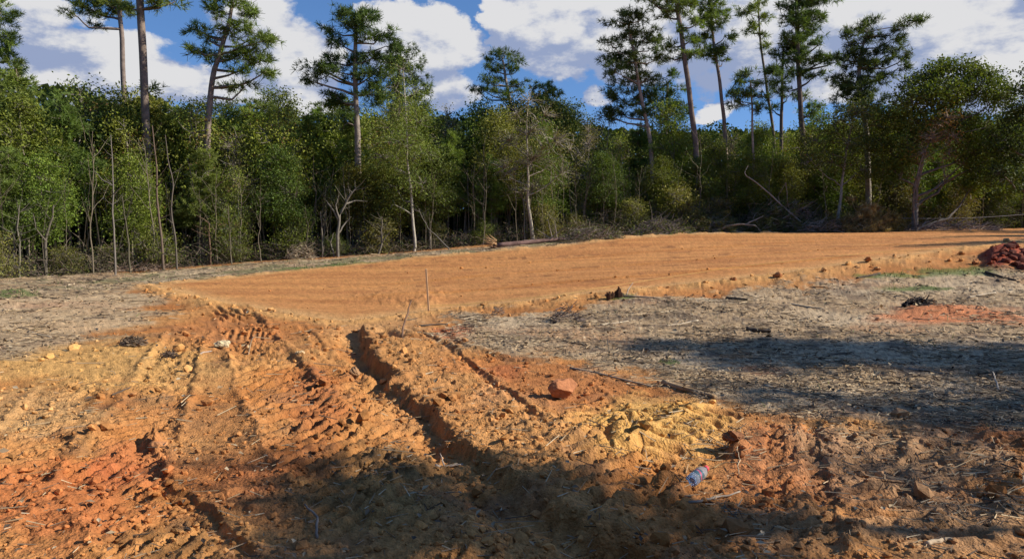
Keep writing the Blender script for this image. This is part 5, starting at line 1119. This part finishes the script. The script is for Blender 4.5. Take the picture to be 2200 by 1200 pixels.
brush_far('browned_pine_boughs', 'small upright olive tan pine bough right of the browned orange heap', 'felled pine', 1909, 494, 18, 44, 9, 60, 240, (.30, .21, .075), needle=14)
brush_far('brush_heap', 'flat grey heap of twigs at the wood edge under the broad oak', 'brush heap', 2040, 489, 90, 18, 10, 320, 100, (.10, .09, .05), (.24, .18, .15))
brush_far('brush_heap', 'low grey twigs between the felled pine top and browned boughs', 'brush heap', 1750, 493, 40, 22, 11, 260, 80, (.10, .09, .05), (.30, .25, .21))
brush('brush_heap', 'low brown heap of twigs at the foot of the slender pale stemmed tree', 'brush heap', 905, 530, 50, 20, 12, 300, 300, (.11, .10, .05), (.22, .17, .13))
brush('brush_heap', 'green and grey brush left of the splintered log end', 'brush heap', 995, 524, 40, 22, 13, 160, 600, (.085, .11, .035))
brush('brush_heap', 'twiggy brush lying behind the felled log', 'brush heap', 1120, 512, 75, 16, 14, 380, 900, (.11, .13, .05), (.22, .18, .14))
brush('dead_twig_bush', 'small bare grey bush on the sunlit litter right of the stake', 'dead bush', 1213, 690, 34, 28, 15, 130, 0, twigc=(.18, .14, .12), r=.006)
brush('dead_twig_bush', 'tiny grey tuft of dead twigs at the edge of the pad', 'dead bush', 1067, 675, 14, 18, 16, 60, 0, twigc=(.24, .20, .17), r=.005)
brush('bramble', 'tangle of brown grass and twigs at the foot of the stem clump, far left', 'brush heap', 200, 583, 38, 40, 17, 240, 420, (.12, .11, .05), (.24, .19, .14))
brush('bramble', 'pale dry grass tuft at the wood edge left of the pale forked tree', 'brush heap', 640, 556, 30, 34, 18, 260, 120, (.16, .13, .06), (.34, .27, .19))
brush('brush_heap', 'low heap of sticks between the white stem and the thickest pine', 'brush heap', 300, 580, 60, 10, 19, 160, 60, (.1, .08, .04), (.32, .23, .17))

brush('root_ball', 'dark matted root ball lying on the grey litter above the red patch', 'root ball', 1965, 657, 26, 16, 20, 260, 0, twigc=(.075, .06, .05), r=.012)
brush('root_ball', 'grey matted root clump in the track left of the pale stones', 'root ball', 282, 748, 26, 14, 21, 200, 0, twigc=(.18, .13, .09), r=.006)
brush('root_ball', 'small tangle of roots in the track left of the two pale stones', 'root ball', 360, 772, 18, 14, 22, 120, 0, twigc=(.16, .11, .08), r=.005)
def felled_log():
    rng = np.random.RandomState(21); Y = 31.2
    A = at(1062, 522, Y); B = at(1175, 531, Y + 1.0); C_ = at(1222, 530, Y + 1.6)
    for q in (A, B, C_): q[2] = float(gz(q[0], q[1])) + .10
    o = A.copy(); root = thing('felled_log', 'felled purplish brown log with a torn splintered end, lying along the pad', 'log', tuple(o))
    b = Buf(); p = wobble(np.array([A, B, C_]) - o, 12, .04, rng); b.tube(p, np.linspace(.12, .05, 12), 10, (.17, .105, .09), cap=True); link('trunk', b.mesh('log_trunk', BARK, True), root)
    b = Buf()
    for k in range(34):
        d = np.array([-1, rng.normal() * .45, rng.normal() * .55 + .15]); d /= np.linalg.norm(d); s = np.array([.1, rng.normal() * .07, rng.normal() * .07]); L = rng.uniform(.25, .75)
        b.tube(np.array([s, s + d * L * .6, s + d * L + rng.normal(size=3) * .05]), [.028, .018, .004], 4, np.array([(.42, .27, .14), (.36, .20, .10), (.22, .13, .09)][k % 3]))
    link('splintered_end', b.mesh('log_splinters', TWIG), root)
    b = Buf()
    for k in range(7):
        t = rng.randint(2, 11); d = np.array([rng.normal(), rng.normal() * .4, abs(rng.normal()) * .6]); d /= np.linalg.norm(d); b.tube(np.array([p[t], p[t] + d * .4, p[t] + d * .9]), [.03, .02, .006], 5, (.28, .22, .18))
    link('limb_stubs', b.mesh('log_limbs', TWIG), root)
felled_log()
def crossed_log():
    rng = np.random.RandomState(22); Y = 35.2; o = at(1545, 497, Y); b = Buf()
    def seg(px, r, c): b.tube(wobble(np.array([at(u, v, Y) for u, v in px]) - o, 12, .04, rng), np.linspace(r, r * .5, 12), 7, c, cap=True)
    seg([(1535, 500), (1560, 486), (1590, 481), (1622, 484)], .065, (.33, .25, .18)); seg([(1600, 483), (1618, 474), (1640, 464)], .035, (.34, .28, .22)); seg([(1622, 484), (1630, 492), (1636, 498)], .04, (.40, .32, .25)); seg([(1548, 502), (1575, 496), (1600, 500)], .06, (.36, .25, .18))
    link('crossed_log', b.mesh('crossed_log', BARK, True), None, tuple(o), label='bent barkless dead log with forked end, propped at the pad edge', category='log')
crossed_log()
def leaning_pole():
    rng = np.random.RandomState(23); Y = 35.6; b = Buf(); o = at(1722, 478, Y); T_ = [(1722, 478), (1690, 450), (1660, 422), (1625, 392), (1603, 378), (1600, 370), (1607, 356)]
    b.tube(wobble(np.array([at(u, v, Y) for u, v in T_]) - o, 22, .03, rng), np.linspace(.04, .018, 22), 7, (.30, .265, .22))
    b2 = Buf()
    for q in ([(1675, 436), (1672, 420), (1688, 392)], [(1688, 392), (1692, 430), (1698, 460)], [(1640, 404), (1632, 408)], [(1650, 440), (1662, 430)]):
        b2.tube(wobble(np.array([at(u, v, Y + .1) for u, v in q]) - o, 8, .03, rng), np.linspace(.022, .006, 8), 5, (.26, .21, .17))
    root = thing('leaning_dead_pole', 'long pale leaning dead pole with a crooked tip, propped above the felled pine top', 'dead tree', tuple(o)); link('trunk', b.mesh('pole', TWIG, True), root); link('side_branches', b2.mesh('pole_branches', TWIG, True), root)
leaning_pole()

# ------------------------------------------------------------------ trees beside and behind the camera, whose crowns shade the clearing
def shade_tree(label, H, spots, seed, base=None, tint=(.06, .09, .03), per=26, size=.17, trunk=.14):
    """spots: ground places (x, y, radius, height above the mean crown height) that the crown shades at this sun"""
    k = 1 / SUN[2]; bl = [(x + SUN[0] * (H + dz) * k, y + SUN[1] * (H + dz) * k, float(base_z(x, y)) + H + dz, r, r * .75) for (x, y, r, dz) in spots]
    c = np.mean([b[:3] for b in bl], 0); bx, by = (c[0], c[1]) if base is None else base; z = float(base_z(bx, by)); o = np.array([bx, by, z])
    bl = [(b[0] - bx, b[1] - by, b[2] - z, b[3], b[4]) for b in bl]; w, cr = tree_meshes('shade_tree', [(0, 0, -.1), (.1, .1, H * .5), (c[0] - bx, c[1] - by, H)], (trunk, .04), bl, 'leaf', seed, per=per, nleaf=16, size=size, tint=tint, spread=.25)
    root = thing('shade_tree', label, 'tree', tuple(o), 'trees standing out of view that shade the clearing'); link('trunk', w, root); link('crown', cr, root)
def GX(u, v): q = P(u, v); return q[0], q[1]
def spots(L): return [GX(u, v) + (r, dz) for (u, v, r, dz) in L]
shade_tree('tree standing right of the camera whose crown shades the near ruts', 7.5,
           spots([(640, 1010, .34, 0), (700, 1060, .40, .2), (660, 1110, .3, -.2), (800, 1060, .42, .1), (900, 1090, .45, 0), (1010, 1090, .40, .3), (1120, 1080, .42, 0), (1230, 1080, .42, 0), (1330, 1110, .40, 0), (720, 1150, .45, 0), (880, 1170, .5, .2), (1060, 1170, .5, 0),
                  (1240, 1180, .5, 0), (1400, 1180, .4, 0), (620, 1190, .3, 0), (1130, 1020, .28, .2), (1420, 1090, .22, 0), (640, 965, .22, .2)]) + [(-.4, 2.8, .8, 0), (.8, 2.6, .7, 0), (-.2, 1.6, .8, 0)], 901, per=50, size=.15)
shade_tree('taller tree at the right whose crown lays the long dark band over the grey litter', 11,
           spots([(1470, 745, .5, 0), (1560, 742, .7, 0), (1680, 745, .8, .3), (1800, 760, .9, 0), (1900, 755, .8, 0), (2030, 770, .9, .2), (2150, 765, 1.0, 0), (2280, 780, 1.1, 0), (1590, 770, .5, 0), (1700, 790, .6, 0), (1400, 735, .25, 0)]), 902, per=34, size=.22)
shade_tree('second taller tree at the right whose crown shades the nearer litter', 9,
           spots([(1700, 850, .4, 0), (1800, 865, .45, 0), (1900, 880, .5, 0), (2020, 890, .5, 0), (2130, 880, .5, .2), (2230, 890, .6, 0), (2330, 870, .7, 0), (1620, 835, .3, 0), (2200, 830, .5, 0), (2270, 960, .5, 0)]), 903, per=30, size=.18)
shade_tree('low tree right of the camera shading the bottom right corner', 6,
           spots([(2080, 1010, .25, 0), (2150, 1040, .3, 0), (2230, 1060, .4, 0), (1800, 1060, .2, 0), (1900, 990, .2, 0), (2250, 980, .4, 0), (1850, 1010, .18, 0), (1600, 1120, .2, 0), (1690, 1150, .22, 0)]), 904, per=26, size=.13)
shade_tree('tree beyond the right frame edge shading the end of the pad', 9,
           spots([(1925, 530, .22, 0), (1985, 529, .35, 0), (2060, 526, .45, .1), (2140, 522, .6, 0), (2220, 522, .8, 0), (1990, 514, .25, 0), (2070, 510, .4, 0), (2150, 508, .6, 0), (2230, 508, .9, 0), (2080, 500, .5, 0), (2170, 498, .8, 0), (2260, 500, 1.2, 0), (2330, 515, 1.2, 0)]), 905, per=80, size=.20)
finish_labels()
